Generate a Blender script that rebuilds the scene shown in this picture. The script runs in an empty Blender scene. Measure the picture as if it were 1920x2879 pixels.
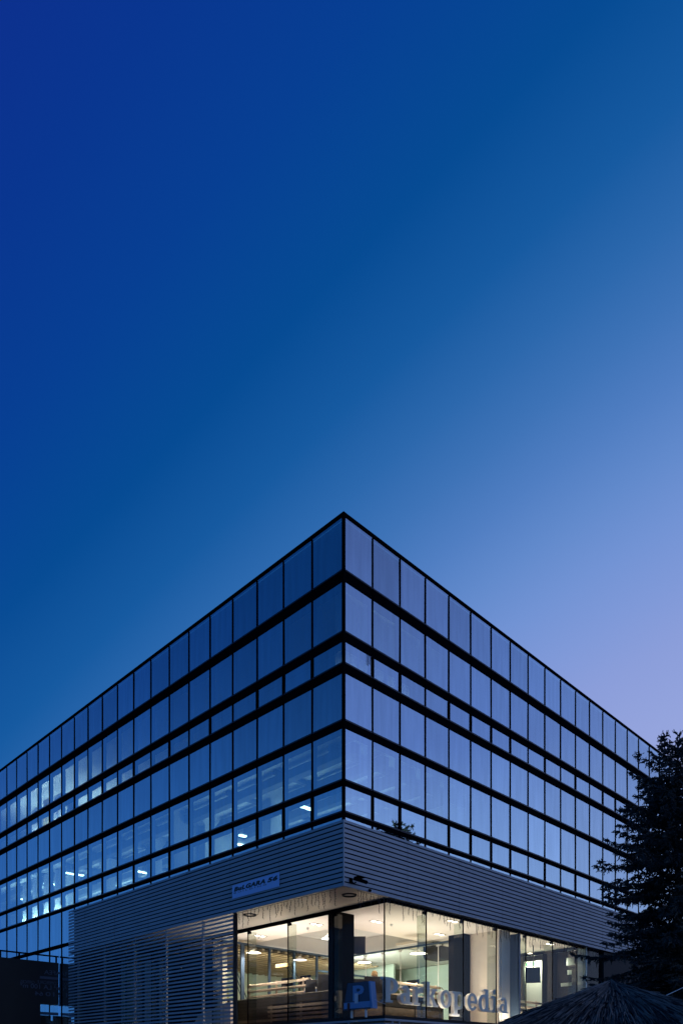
import bpy, bmesh, math, random
from mathutils import Vector, Matrix
R=random.Random(7)
sc=bpy.context.scene
COL=sc.collection
# ------------------------------------------------------------ camera constants (source photo pixels 1920x2879)
F=2069.0; HOR=3003.0; CAMZ=1.6
A=math.radians(45.066)
SA,CA=math.sin(A),math.cos(A)          # U=(-SA,CA)  V=(CA,SA)
CX,CY=0.0585,20.0
def Wd(v,u,z=0.0): return (CX+CA*v-SA*u, CY+SA*v+CA*u, z)
def to_vu(X,Y):
    dx,dy=X-CX,Y-CY
    return (CA*dx+SA*dy, -SA*dx+CA*dy)
def u_at(px,v):       # u of the point seen at column px on the plane v=const
    p=(px-960)/F
    return (CX+CA*v-p*(CY+SA*v))/(SA+p*CA)
def v_at(px,u):
    p=(px-960)/F
    return (p*(CY+CA*u)-CX+SA*u)/(CA-p*SA)
def z_at(py,v,u): return CAMZ+(HOR-py)*Wd(v,u)[1]/F
def on_z(px,py,z):    # (v,u) of the point at height z seen at px,py
    Y=(z-CAMZ)*F/(HOR-py); return to_vu((px-960)/F*Y,Y)

# ------------------------------------------------------------ mesh builder
class MB:
    def __init__(s): s.v=[]; s.f=[]; s.m=[]
    def add(s,vs,fs,mi=0):
        n=len(s.v); s.v+=[tuple(p) for p in vs]; s.f+=[tuple(i+n for i in f) for f in fs]; s.m+=[mi]*len(fs); return s
    def box(s,a,b,mi=0):
        (x0,y0,z0),(x1,y1,z1)=a,b
        x0,x1=min(x0,x1),max(x0,x1); y0,y1=min(y0,y1),max(y0,y1); z0,z1=min(z0,z1),max(z0,z1)
        return s.add([(x0,y0,z0),(x1,y0,z0),(x1,y1,z0),(x0,y1,z0),(x0,y0,z1),(x1,y0,z1),(x1,y1,z1),(x0,y1,z1)],
            [(0,3,2,1),(4,5,6,7),(0,1,5,4),(1,2,6,5),(2,3,7,6),(3,0,4,7)],mi)
    def prism(s,poly,axis,a,b,mi=0):
        """poly: 2D pts; axis 0/1/2 = extrusion axis between a and b"""
        def P(p,t):
            q=list(p); q.insert(axis,t); return tuple(q)
        n=len(poly); vs=[P(p,a) for p in poly]+[P(p,b) for p in poly]
        fs=[tuple(range(n))[::-1],tuple(range(n,2*n))]+[(i,(i+1)%n,n+(i+1)%n,n+i) for i in range(n)]
        return s.add(vs,fs,mi)
    def tube(s,pts,r,seg=8,mi=0,cap=True):
        pts=[Vector(p) for p in pts]; rs=r if isinstance(r,(list,tuple)) else [r]*len(pts)
        n0=len(s.v); up=None
        for i,p in enumerate(pts):
            d=(pts[min(i+1,len(pts)-1)]-pts[max(i-1,0)]).normalized()
            if up is None:
                up=Vector((0,0,1)) if abs(d.z)<.9 else Vector((1,0,0))
            a=d.cross(up).normalized(); b=a.cross(d).normalized(); up=b
            for k in range(seg):
                t=2*math.pi*k/seg; q=p+(a*math.cos(t)+b*math.sin(t))*rs[i]; s.v.append(tuple(q))
        for i in range(len(pts)-1):
            for k in range(seg):
                s.f.append((n0+i*seg+k,n0+i*seg+(k+1)%seg,n0+(i+1)*seg+(k+1)%seg,n0+(i+1)*seg+k)); s.m.append(mi)
        if cap:
            s.f.append(tuple(n0+k for k in range(seg))[::-1]); s.m.append(mi)
            e=n0+(len(pts)-1)*seg; s.f.append(tuple(e+k for k in range(seg))); s.m.append(mi)
        return s
    def lathe(s,prof,c,seg=20,mi=0):
        n0=len(s.v)
        for r,z in prof:
            for k in range(seg):
                t=2*math.pi*k/seg; s.v.append((c[0]+r*math.cos(t),c[1]+r*math.sin(t),c[2]+z))
        for i in range(len(prof)-1):
            for k in range(seg):
                s.f.append((n0+i*seg+k,n0+i*seg+(k+1)%seg,n0+(i+1)*seg+(k+1)%seg,n0+(i+1)*seg+k)); s.m.append(mi)
        return s
    def mesh(s,name,mats,o=(0,0,0)):
        me=bpy.data.meshes.new(name)
        me.from_pydata([(p[0]-o[0],p[1]-o[1],p[2]-o[2]) for p in s.v],[],s.f)
        for m in (mats if isinstance(mats,(list,tuple)) else [mats]): me.materials.append(m)
        if any(s.m): me.polygons.foreach_set('material_index',s.m)
        me.update(); return me
OR={}   # origin (in its frame) of each thing
FR={}
def place(o,origin,frame):
    OR[o]=origin; FR[o]=frame
    if frame=='b': o.location=Wd(*origin); o.rotation_euler=(0,0,A)
    else: o.location=origin
def tag(o,label=None,cat=None,group=None,kind=None):
    if label: o['label']=label
    if cat: o['category']=cat
    if group: o['group']=group
    if kind: o['kind']=kind
    return o
def thing(name,label,cat,origin=(0,0,0),frame='b',group=None):
    o=bpy.data.objects.new(name,None); o.empty_display_size=.2; COL.objects.link(o)
    place(o,origin,frame); return tag(o,label,cat,group)
def part(name,mb,mat,parent,smooth=False,label=None,kind=None):
    me=mb.mesh(name,mat,OR[parent]); o=bpy.data.objects.new(name,me); COL.objects.link(o); o.parent=parent
    OR[o]=OR[parent]; FR[o]=FR[parent]
    if smooth: me.polygons.foreach_set('use_smooth',[True]*len(me.polygons))
    if label: o['label']=label
    if kind: o['kind']=kind
    return o
def solo(name,mb,mat,label,cat,origin=(0,0,0),frame='b',group=None,kind=None,smooth=False):
    me=mb.mesh(name,mat,origin); o=bpy.data.objects.new(name,me); COL.objects.link(o); place(o,origin,frame)
    if smooth: me.polygons.foreach_set('use_smooth',[True]*len(me.polygons))
    return tag(o,label,cat,group,kind)

# ------------------------------------------------------------ materials
def lin(c):
    return tuple(((x/255)/12.92 if x/255<=.04045 else ((x/255+.055)/1.055)**2.4) for x in c)+(1,)
def pm(name,col,rough=.6,metal=0,noise=0,nscale=8,bump=0,bscale=30,emit=None,es=0,spec=.5,stretch=None):
    m=bpy.data.materials.new(name); m.use_nodes=True; nt=m.node_tree; b=nt.nodes['Principled BSDF']
    b.inputs['Base Color'].default_value=tuple(col)+(1,) if len(col)==3 else col
    b.inputs['Roughness'].default_value=rough; b.inputs['Metallic'].default_value=metal
    b.inputs['Specular IOR Level'].default_value=spec
    tc=nt.nodes.new('ShaderNodeTexCoord'); vec=tc.outputs['Object']
    if stretch:
        mp=nt.nodes.new('ShaderNodeMapping'); mp.inputs['Scale'].default_value=stretch
        nt.links.new(vec,mp.inputs['Vector']); vec=mp.outputs[0]
    if noise:
        n=nt.nodes.new('ShaderNodeTexNoise'); n.inputs['Scale'].default_value=nscale; n.inputs['Detail'].default_value=6
        nt.links.new(vec,n.inputs['Vector'])
        mr=nt.nodes.new('ShaderNodeMapRange'); mr.inputs['From Min'].default_value=.3; mr.inputs['From Max'].default_value=.7
        mr.inputs['To Min'].default_value=1-noise; mr.inputs['To Max'].default_value=1+noise
        nt.links.new(n.outputs['Fac'],mr.inputs['Value'])
        mx=nt.nodes.new('ShaderNodeMix'); mx.data_type='RGBA'; mx.blend_type='MULTIPLY'; mx.inputs['Factor'].default_value=1
        mx.inputs[6].default_value=b.inputs['Base Color'].default_value
        nt.links.new(mr.outputs[0],mx.inputs[7]); nt.links.new(mx.outputs[2],b.inputs['Base Color'])
    if bump:
        n2=nt.nodes.new('ShaderNodeTexNoise'); n2.inputs['Scale'].default_value=bscale; n2.inputs['Detail'].default_value=4
        nt.links.new(vec,n2.inputs['Vector'])
        bp=nt.nodes.new('ShaderNodeBump'); bp.inputs['Strength'].default_value=bump; bp.inputs['Distance'].default_value=.02
        nt.links.new(n2.outputs['Fac'],bp.inputs['Height']); nt.links.new(bp.outputs[0],b.inputs['Normal'])
    if emit: b.inputs['Emission Color'].default_value=tuple(emit)+(1,); b.inputs['Emission Strength'].default_value=es
    return m
def glass(name,refl,tint=(1,1,1),gcol=(1,1,1),rough=0.0,fres=.25,wob=.0,dirt=0.0,vary=False):
    m=bpy.data.materials.new(name); m.use_nodes=True; nt=m.node_tree; nt.nodes.clear(); N=nt.nodes.new; L=nt.links.new
    out=N('ShaderNodeOutputMaterial'); tr=N('ShaderNodeBsdfTransparent'); tr.inputs[0].default_value=tint+(1,)
    gl=N('ShaderNodeBsdfGlossy'); gl.inputs['Color'].default_value=gcol+(1,); gl.inputs['Roughness'].default_value=rough
    fr=N('ShaderNodeFresnel'); fr.inputs[0].default_value=1.5
    ml=N('ShaderNodeMath'); ml.operation='MULTIPLY_ADD'; ml.inputs[1].default_value=fres*3; ml.inputs[2].default_value=refl; ml.use_clamp=True
    L(fr.outputs[0],ml.inputs[0])
    geo=N('ShaderNodeNewGeometry'); inv=N('ShaderNodeMath'); inv.operation='SUBTRACT'; inv.inputs[0].default_value=1; L(geo.outputs['Backfacing'],inv.inputs[1])
    m2=N('ShaderNodeMath'); m2.operation='MULTIPLY'; L(ml.outputs[0],m2.inputs[0]); L(inv.outputs[0],m2.inputs[1])
    mix=N('ShaderNodeMixShader'); L(m2.outputs[0],mix.inputs[0]); L(tr.outputs[0],mix.inputs[1]); L(gl.outputs[0],mix.inputs[2])
    tc=N('ShaderNodeTexCoord')
    if wob:
        n=N('ShaderNodeTexNoise'); n.inputs['Scale'].default_value=.9; n.inputs['Detail'].default_value=1; L(tc.outputs['Object'],n.inputs['Vector'])
        bp=N('ShaderNodeBump'); bp.inputs['Strength'].default_value=wob; bp.inputs['Distance'].default_value=.05
        L(n.outputs['Fac'],bp.inputs['Height']); L(bp.outputs[0],gl.inputs['Normal'])
    if vary:   # each pane's coating differs a little, with faint vertical rain streaks
        oi=N('ShaderNodeObjectInfo'); v1=N('ShaderNodeMapRange'); v1.inputs['To Min'].default_value=.88; v1.inputs['To Max'].default_value=1.06; L(oi.outputs['Random'],v1.inputs['Value'])
        mp=N('ShaderNodeMapping'); mp.inputs['Scale'].default_value=(4,4,.35); L(tc.outputs['Object'],mp.inputs['Vector'])
        n=N('ShaderNodeTexNoise'); n.inputs['Scale'].default_value=1.6; n.inputs['Detail'].default_value=6; L(mp.outputs[0],n.inputs['Vector'])
        v2=N('ShaderNodeMapRange'); v2.inputs['From Min'].default_value=.3; v2.inputs['From Max'].default_value=.7; v2.inputs['To Min'].default_value=.90; v2.inputs['To Max'].default_value=1.06; L(n.outputs['Fac'],v2.inputs['Value'])
        v3=N('ShaderNodeMath'); v3.operation='MULTIPLY'; L(v1.outputs[0],v3.inputs[0]); L(v2.outputs[0],v3.inputs[1])
        v4=N('ShaderNodeMath'); v4.operation='MULTIPLY'; L(m2.outputs[0],v4.inputs[0]); L(v3.outputs[0],v4.inputs[1]); v4.use_clamp=True
        L(v4.outputs[0],mix.inputs[0])
    last=mix
    if dirt:
        mp=N('ShaderNodeMapping'); mp.inputs['Scale'].default_value=(3,3,.5); L(tc.outputs['Object'],mp.inputs['Vector'])
        n=N('ShaderNodeTexNoise'); n.inputs['Scale'].default_value=1.2; n.inputs['Detail'].default_value=7; L(mp.outputs[0],n.inputs['Vector'])
        mr=N('ShaderNodeMapRange'); mr.inputs['From Min'].default_value=.45; mr.inputs['From Max'].default_value=.8; mr.inputs['To Max'].default_value=dirt
        L(n.outputs['Fac'],mr.inputs['Value'])
        df=N('ShaderNodeBsdfDiffuse'); df.inputs[0].default_value=(.5,.5,.5,1)
        mx=N('ShaderNodeMixShader'); L(mr.outputs[0],mx.inputs[0]); L(mix.outputs[0],mx.inputs[1]); L(df.outputs[0],mx.inputs[2]); last=mx
    L(last.outputs[0],out.inputs[0]); return m
def emis(name,col,s):
    m=bpy.data.materials.new(name); m.use_nodes=True; nt=m.node_tree; b=nt.nodes['Principled BSDF']
    b.inputs['Base Color'].default_value=(.8,.8,.8,1)
    b.inputs['Emission Color'].default_value=tuple(col)+(1,); b.inputs['Emission Strength'].default_value=s
    return m
M={}
M['coated']=glass('coated_window_glass',.64,(.62,.8,.78),(.72,.90,1.0),.0,.30,.05,0,True)
M['clear']=glass('clear_glass',.0,(.93,.95,.92),(1,1,1),0,.13,.03,0)
M['clearl']=glass('shop_glass_low_reflection',.0,(.95,.95,.95),(1,1,1),0,.07,.03,0)
M['fin']=glass('fin_glass',.06,(.80,.84,.80),(1,1,1),.05,.3)
M['black']=pm('black_metal',(.003,.003,.005),.8,0,.2,4,spec=.0)
M['blackmat']=pm('black_matt',(.008,.008,.009),.8)
M['edge']=pm('band_edge_metal',(.02,.022,.03),.4,.5)
M['louv']=pm('louvre_aluminium',(.35,.36,.38),.6,.0,.10,1.5,.05,60,stretch=(.6,.6,6))
M['seam']=pm('louvre_seam',(.10,.11,.14),.6)
M['conc']=pm('concrete',(.33,.32,.30),.85,0,.2,3,.2,20)
M['slab']=pm('office_ceiling_white',(.62,.63,.62),.8,0,.06,2)
M['beam']=pm('dark_beam',(.05,.055,.06),.6)
M['offwall']=pm('office_wall',(.55,.56,.55),.8,0,.08,1.5)
M['carpet']=pm('office_carpet',(.12,.12,.13),.95)
M['cream']=pm('cream_plaster',(.78,.70,.60),.75,0,.05,3,.05,40)
M['ceil']=pm('cafe_ceiling_paint',(.86,.80,.72),.8,0,.03,1.5)
M['grey']=pm('recess_ceiling_paint',(.72,.72,.71),.8,0,.03,2)
M['soffit']=pm('soffit_panel',(.62,.56,.48),.34,.15,.04,.8)
M['green']=pm('pale_green_wall',(.62,.72,.66),.6,0,.06,1.2)
M['yellow']=pm('ochre_wall',(.50,.42,.14),.5,0,.3,1.5)
M['wood']=pm('timber_slats',(.46,.36,.23),.5,0,.25,6,stretch=(1,8,1))
M['floorw']=pm('timber_floor',(.36,.26,.17),.45,0,.2,6)
M['stone']=pm('dark_rough_cladding',(.0035,.0035,.0045),.8,0,.5,9,.9,14,stretch=(6,6,1),spec=.05)
M['para']=pm('dark_parapet',(.016,.014,.013),.5,0,.3,2,spec=.2)
M['pallet']=pm('pallet_timber',(.07,.052,.036),.7,0,.3,5)
M['pipe']=pm('pale_wood_pipe',(.66,.52,.38),.4,0,.15,8)
M['chrome']=pm('bright_steel',(.7,.68,.63),.25,.9)
M['chair']=pm('black_upholstery',(.018,.017,.018),.6,0,.2,12)
M['screen']=pm('black_screen',(.012,.014,.022),.2)
M['leafc']=pm('dark_blue_mullion',(.06,.10,.16),.4,.3)
M['letter']=pm('letter_face_shaded',(.68,.69,.72),.5)  # cooler than the sides: unlit look put into the face colour
M['letside']=pm('letter_side_lit',(.85,.81,.76),.5)  # paler and warmer: room light put into the side colour
M['signblue']=pm('deep_blue_panel',(.005,.015,.06),.35)
M['signlight']=pm('light_blue_panel',(.13,.27,.50),.4)
M['signwhite']=pm('white_stripe',(.6,.62,.66),.5)
M['signred']=pm('brown_patch',(.09,.02,.015),.6)
M['plate']=pm('sign_plate',(.42,.53,.82),.4,.1)
M['ink']=pm('sign_ink',(.008,.008,.012),.5)
M['bark']=pm('spruce_bark',(.06,.045,.035),.9,0,.4,12,.5,20)
M['needle']=pm('spruce_needles',(.016,.023,.021),.6,0,.45,3)
M['straw']=pm('straw_thatch',(.15,.115,.09),.75,0,.8,3)
M['straw2']=pm('straw_dark',(.012,.009,.008),.9)
M['polew']=pm('umbrella_pole',(.12,.08,.05),.7)
M['pave']=pm('paving',(.16,.16,.16),.85,0,.25,2,.2,10)
M['annex']=pm('annex_dark_cladding',(.006,.006,.007),.5,0,.3,2)
M['vinyl']=pm('faded_vinyl_letters',(.075,.095,.15),.6)
M['wire']=pm('light_string_wire',(.03,.028,.025),.6)
M['bulb']=pm('unlit_bulb',(.35,.33,.30),.2)
M['curt']=pm('curtain_cloth',(.72,.72,.74),.8,0,.18,2,.4,9,stretch=(5,5,.4))
M['curty']=pm('yellow_blind_cloth',(.72,.60,.28),.8,0,.1,2)
M['lumi']=emis('office_luminaire',(.80,.95,1.0),14)
M['cove']=emis('cove_light',(1,.90,.76),5.5)
M['shade']=pm('white_lamp_shade',(.85,.84,.80),.4)
M['lampin']=emis('lamp_diffuser',(1,.93,.82),6)
M['spot']=emis('downlight',(1,.85,.65),8)
M['exit']=emis('exit_sign_green',(.0,.8,.22),1.6)
M['exitw']=emis('exit_sign_white',(.75,1,.85),1.8)
M['white']=pm('white_plastic',(.75,.75,.73),.5)
M['skin']=pm('skin',(.62,.40,.30),.5)
M['hair']=pm('blond_hair',(.62,.42,.20),.5,0,.5,30,.6,60)
M['cloth']=pm('dark_blue_jumper',(.03,.035,.09),.8)
M['trouser']=pm('dark_trousers',(.02,.02,.025),.8)
M['amber']=emis('amber_lamp',(1,.62,.10),1.3)

for k_ in ('curt','curty'):
    nt_=M[k_].node_tree; o_=[n for n in nt_.nodes if n.type=='OUTPUT_MATERIAL'][0]; b_=nt_.nodes['Principled BSDF']
    tl_=nt_.nodes.new('ShaderNodeBsdfTranslucent'); tl_.inputs[0].default_value=b_.inputs['Base Color'].default_value
    mx_=nt_.nodes.new('ShaderNodeMixShader'); mx_.inputs[0].default_value=.4
    nt_.links.new(b_.outputs[0],mx_.inputs[1]); nt_.links.new(tl_.outputs[0],mx_.inputs[2]); nt_.links.new(mx_.outputs[0],o_.inputs[0])
# ------------------------------------------------------------ world: dusk sky by direction
w=bpy.data.worlds.new('World'); sc.world=w; w.use_nodes=True; nt=w.node_tree; nt.nodes.clear()
N=nt.nodes.new; Lk=nt.links.new
tc=N('ShaderNodeTexCoord'); nm=N('ShaderNodeVectorMath'); nm.operation='NORMALIZE'; Lk(tc.outputs['Generated'],nm.inputs[0])
dt=N('ShaderNodeVectorMath'); dt.operation='DOT_PRODUCT'; dt.inputs[1].default_value=(.57,.59,-.57); Lk(nm.outputs[0],dt.inputs[0])
mr=N('ShaderNodeMapRange'); mr.inputs['From Min'].default_value=-.9; mr.inputs['From Max'].default_value=.7; Lk(dt.outputs['Value'],mr.inputs['Value'])
cr=N('ShaderNodeValToRGB'); Lk(mr.outputs[0],cr.inputs[0])
stops=[(-.9,(15,60,116)),(-.75,(15,62,126)),(-.5,(14,62,144)),(-.38,(14,52,143)),(-.29,(13,47,142)),(-.21,(9,54,144)),(-.12,(7,63,147)),(-.02,(6,75,148)),(.06,(22,90,161)),(.12,(44,104,173)),
       (.17,(62,115,183)),(.22,(80,126,194)),(.27,(98,138,204)),(.32,(114,147,212)),(.37,(127,153,216)),(.42,(139,158,218)),(.48,(148,164,221)),(.58,(158,171,223)),(.7,(170,180,222))]
el=cr.color_ramp.elements
while len(el)>1: el.remove(el[-1])
for i,(v,c) in enumerate(stops):
    p=(v+.9)/1.6
    e=el[0] if i==0 else el.new(p)
    e.position=p; e.color=lin(c)
cr.color_ramp.interpolation='LINEAR'
sx=N('ShaderNodeSeparateXYZ'); Lk(nm.outputs[0],sx.inputs[0])
hz=N('ShaderNodeMapRange'); hz.inputs['From Min'].default_value=.62; hz.inputs['From Max'].default_value=0; hz.interpolation_type='SMOOTHERSTEP'; Lk(sx.outputs[2],hz.inputs['Value'])
# extra glow low over the horizon away from the sunset side
sd=N('ShaderNodeMapRange'); sd.inputs['From Min'].default_value=.05; sd.inputs['From Max'].default_value=-.45; Lk(dt.outputs['Value'],sd.inputs['Value'])
mm=N('ShaderNodeMath'); mm.operation='MULTIPLY'; Lk(hz.outputs[0],mm.inputs[0]); Lk(sd.outputs[0],mm.inputs[1])
glow=N('ShaderNodeMix'); glow.data_type='RGBA'; glow.blend_type='MIX'; Lk(mm.outputs[0],glow.inputs['Factor']); Lk(cr.outputs[0],glow.inputs[6]); glow.inputs[7].default_value=(.065,.25,.68,1)
# the sky square-on to the right is duller high up and pale blue low down
er=N('ShaderNodeValToRGB'); ee=er.color_ramp.elements; ee[0].position=.12; ee[0].color=(.56,.80,1.30,1); ee[1].position=.70; ee[1].color=(.055,.09,.255,1); e=ee.new(.40); e.color=(.19,.30,.74,1)
Lk(sx.outputs[2],er.inputs[0])
wy=N('ShaderNodeMapRange'); wy.interpolation_type='SMOOTHSTEP'; wy.inputs['From Min'].default_value=.54; wy.inputs['From Max'].default_value=.12; Lk(sx.outputs[1],wy.inputs['Value'])
wx=N('ShaderNodeMapRange'); wx.interpolation_type='SMOOTHSTEP'; wx.inputs['From Min'].default_value=.2; wx.inputs['From Max'].default_value=.6; Lk(sx.outputs[0],wx.inputs['Value'])
ww=N('ShaderNodeMath'); ww.operation='MULTIPLY'; Lk(wy.outputs[0],ww.inputs[0]); Lk(wx.outputs[0],ww.inputs[1])
g2=N('ShaderNodeMix'); g2.data_type='RGBA'; Lk(ww.outputs[0],g2.inputs['Factor']); Lk(glow.outputs[2],g2.inputs[6]); Lk(er.outputs[0],g2.inputs[7])
bg=N('ShaderNodeBackground'); bg.inputs[1].default_value=1.0; Lk(g2.outputs[2],bg.inputs[0])
wo=N('ShaderNodeOutputWorld'); Lk(bg.outputs[0],wo.inputs[0])

# ------------------------------------------------------------ camera / render
cam=bpy.data.cameras.new('camera'); co=bpy.data.objects.new('camera',cam); COL.objects.link(co)
co.location=(0,0,CAMZ); co.rotation_euler=(math.radians(90),0,0)
cam.sensor_fit='HORIZONTAL'; cam.sensor_width=36; cam.lens=F/1920*36; cam.shift_y=(HOR-1439.5)/1920; cam.clip_end=2000
sc.camera=co
sc.view_settings.view_transform='Standard'; sc.view_settings.look='None'; sc.view_settings.exposure=0; sc.view_settings.gamma=1
sc.cycles.use_denoising=True; sc.cycles.max_bounces=10; sc.cycles.transparent_max_bounces=24; sc.cycles.diffuse_bounces=4; sc.cycles.glossy_bounces=4
sc.cycles.sample_clamp_indirect=4; sc.cycles.caustics_reflective=False; sc.cycles.caustics_refractive=False

# ------------------------------------------------------------ ground
g=MB(); g.box((-400,-200,-.3),(400,600,0))
solo('ground',g,M['pave'],'dark paved ground around the building','ground',frame='w',kind='structure')

# ============================================================ OFFICE BUILDING
WL,WR=1.2452,1.1931; OL,ORR=.015,-.03
def Z(z): return CAMZ+(HOR-3000+(z-1.6)/.009713)*20/F
NL,NR=24,24
LL=OL+WL*NL; LR=ORR+WR*NR
rows=[(15.22,16.64),(13.54,14.88),(12.68,13.24),(11.12,12.38),(9.48,10.86),(8.61,9.28),(7.02,8.43)]
rows=[(Z(a),Z(b)) for a,b in rows]
B=thing('office_building','four storey glass office block with dark bands and a lit glazed corner below pale louvres','building',(0,0,0))
# roof and slabs
r=MB(); r.box((.10,.10,16.45),(LR,LL,16.6)); part('roof',r,M['conc'],B)
r=MB(); r.box((-.02,-.02,16.625),(.10,LL,16.72)); r.box((.1,-.02,16.627),(LR,.10,16.718)); part('roof_coping',r,M['black'],B)
for z0,z1 in ((15.0,15.3),(11.05,11.9)):
    r=MB(); r.box((.30,.30,z0),(LR,LL,z1)); part('floor_slab',r,M['slab'],B)
r=MB(); r.box((.30,.30,7.1),(LR,LL,8.2)); part('floor_slab',r,M['carpet'],B)
# carpets (thin) on slabs
for zt in (15.3,11.9):
    r=MB(); r.box((.32,.32,zt+.004),(LR-.02,LL-.02,zt+.03)); part('floor_covering',r,M['carpet'],B)
# core walls behind each office floor
for z0,z1 in ((8.2,11.05),(11.93,15.0)):
    r=MB(); r.box((7.6,7.6,z0),(7.8,LL,z1)); part('inner_wall',r,M['offwall'],B)
    r=MB(); r.box((7.802,7.6,z0),(LR,7.8,z1)); part('inner_wall',r,M['offwall'],B)
    for uu in ((9.3,) if z0<9 else (6.1,)):
        r=MB(); r.box((.45,uu,z0),(7.59,uu+.12,z1)); part('inner_wall',r,M['offwall'],B)
r=MB(); r.box((LR-.1,.3,0),(LR+.1,LL,16.44)); r.box((.3,LL-.1,0),(LR-.12,LL+.1,16.44)); part('rear_wall',r,M['conc'],B)
# parapet backing behind row 1 and spandrel backing behind row 4
for z0,z1 in ((15.33,16.44),(11.93,12.4),):
    r=MB(); r.box((.28,.16,z0),(LR-.2,.26,z1)); r.box((.16,.16,z0),(.26,LL-.2,z1)); part('spandrel_backing',r,M['blackmat'],B)
r=MB(); r.box((.28,.13,11.06),(LR-.2,.27,11.9)); r.box((.13,.13,11.06),(.27,LL-.2,11.9)); part('spandrel_backing',r,M['blackmat'],B)
r=MB(); r.box((.28,.13,7.0),(LR-.2,.27,8.415)); r.box((.13,.13,7.0),(.27,LL-.2,8.415)); part('spandrel_backing',r,M['blackmat'],B)
r=MB(); r.box((.16,16.5,3.4),(.26,LL-.2,6.98)); part('spandrel_backing',r,M['blackmat'],B)
# horizontal bands
bz=[(15.22,14.88),(13.54,13.24),(12.68,12.38),(11.12,10.86),(9.48,9.28),(8.61,8.43)]
bz=[(Z(a),Z(b)) for a,b in bz]
for hi,lo in bz:
    b=MB()
    # right facade run, then left facade run with a mitred corner
    b.box((.0,-.006,lo),(LR,.29,hi)); part('facade_band',b,M['black'],B)
    b=MB(); b.box((-.006,-.006,lo),(-.0005,LL,hi)); b.box((.0,.2905,lo),(.29,LL,hi)); part('facade_band',b,M['black'],B)
    b=MB(); b.box((-.016,-.016,hi-.045),(LR,-.007,hi-.003)); b.box((-.016,-.0065,hi-.045),(-.007,LL,hi-.003)); part('band_edge',b,M['edge'],B)
b=MB(); b.box((-.02,17.2,6.86),(.29,LL,7.02)); part('facade_band',b,M['black'],B)
# corner post
b=MB(); b.box((-.02,-.02,8.2),(.055,.055,16.62)); part('corner_post',b,M['black'],B)
# left facade is the plane x(v)=0 running along y(u); right facade is y(u)=0 running along x(v)
# NB: left wall points have v=0 -> local x=0; right wall points u=0 -> local y=0
for k in range(1,NL+1):
    u=OL+WL*k; b=MB()
    b.box((-.016,u-.022,3.3 if u>16.9 else 8.2),(.012,u+.022,16.58))
    b.box((.013,u-.03,8.3),(.17,u+.03,16.5))
    if k%2 or k<3: b.box((-.018,u-.05,Z(12.68)+.002),(.03,u+.05,Z(13.24)-.002)); b.box((-.0185,u-.05,Z(8.61)+.002),(.03,u+.05,Z(9.28)-.002))
    part('mullion',b,M['black'],B)
for k in range(1,NR+1):
    v=ORR+WR*k
    b=MB(); b.box((v-.022,-.016,8.2),(v+.022,.012,16.58))
    b.box((v-.03,.013,8.3),(v+.03,.17,16.5))
    if k in (1,2,4,5,6,7,9,11,13,14): b.box((v-.05,-.018,Z(12.68)+.002),(v+.05,.03,Z(13.24)-.002)); b.box((v-.05,-.0185,Z(8.61)+.002),(v+.05,.03,Z(9.28)-.002))
    part('mullion',b,M['black'],B)
b=MB()
vv=v_at(1034,0)
for q in (0,.05): b.tube([(vv+q,-.03,13.23),(vv+q+.01,-.04,13.12),(vv+q-.005,-.035,13.02),(vv+q+.006,-.035,12.94)],.008,5)
part('loose_cable',b,M['black'],B)
# panes: nearest 100 as parts, the rest one part
cand=[]
for ri,(z0,z1) in enumerate(rows):
    for k in range(NL):
        a0=max(.075,OL+WL*k+.024); a1=OL+WL*(k+1)-.024
        if ri==6 and k<13: z=(8.2,z1)
        else: z=(z0,z1)
        cand.append(('L',a0,a1,z[0],z[1]))
    for k in range(NR):
        a0=max(.075,ORR+WR*k+.024); a1=ORR+WR*(k+1)-.024
        z=(8.2,z1) if ri==6 else (z0,z1)
        cand.append(('R',a0,a1,z[0],z[1]))
for k in range(13,NL):
    cand.append(('L',OL+WL*k+.024,OL+WL*(k+1)-.024,3.4,6.86))
def area(c):
    s,a0,a1,z0,z1=c; m=(a0+a1)/2
    p=Wd(0,m) if s=='L' else Wd(m,0)
    if abs(p[0]/p[1])>.47: return 0
    cs=.7
    return (a1-a0)*(z1-z0)/(p[1]**2)/(p[1]/20)
cand.sort(key=area,reverse=True)
def pane(mb,c,rr):
    s,a0,a1,z0,z1=c
    t=rr.uniform(-.005,.005); t2=rr.uniform(-.004,.004); o=.0; th=.012
    am=(a0+a1)/2; zm=(z0+z1)/2
    def d(a,z): return o+t*(a-am)+t2*(z-zm)
    pts=[(a0,z0),(a1,z0),(a1,z1),(a0,z1)]
    if s=='L':
        vs=[(d(a,z)+.006,a,z) for a,z in pts]+[(d(a,z)+.006+th,a,z) for a,z in pts]
        fs=[(0,3,2,1)[::1],(4,5,6,7)]
        fs=[(3,2,1,0)[::-1] if False else (0,3,2,1),(4,5,6,7),(0,1,5,4),(1,2,6,5),(2,3,7,6),(3,0,4,7)]
        # outward = -x
        mb.add(vs,[tuple(reversed(f)) if False else f for f in fs])
    else:
        vs=[(a,d(a,z)+.006,z) for a,z in pts]+[(a,d(a,z)+.006+th,z) for a,z in pts]
        fs=[(0,1,2,3),(7,6,5,4),(4,5,1,0),(5,6,2,1),(6,7,3,2),(7,4,0,3)]
        mb.add(vs,fs)
def fixn(o):
    bm=bmesh.new(); bm.from_mesh(o.data); bmesh.ops.recalc_face_normals(bm,faces=bm.faces); bm.to_mesh(o.data); bm.free()
for c in cand[:100]:
    b=MB(); pane(b,c,R); fixn(part('window_pane',b,M['coated'],B))
b=MB()
for c in cand[100:]: pane(b,c,R)
fixn(part('window_pane',b,M['coated'],B,kind='stuff',label='the smaller panes of the two facades farther from the corner'))

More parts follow.
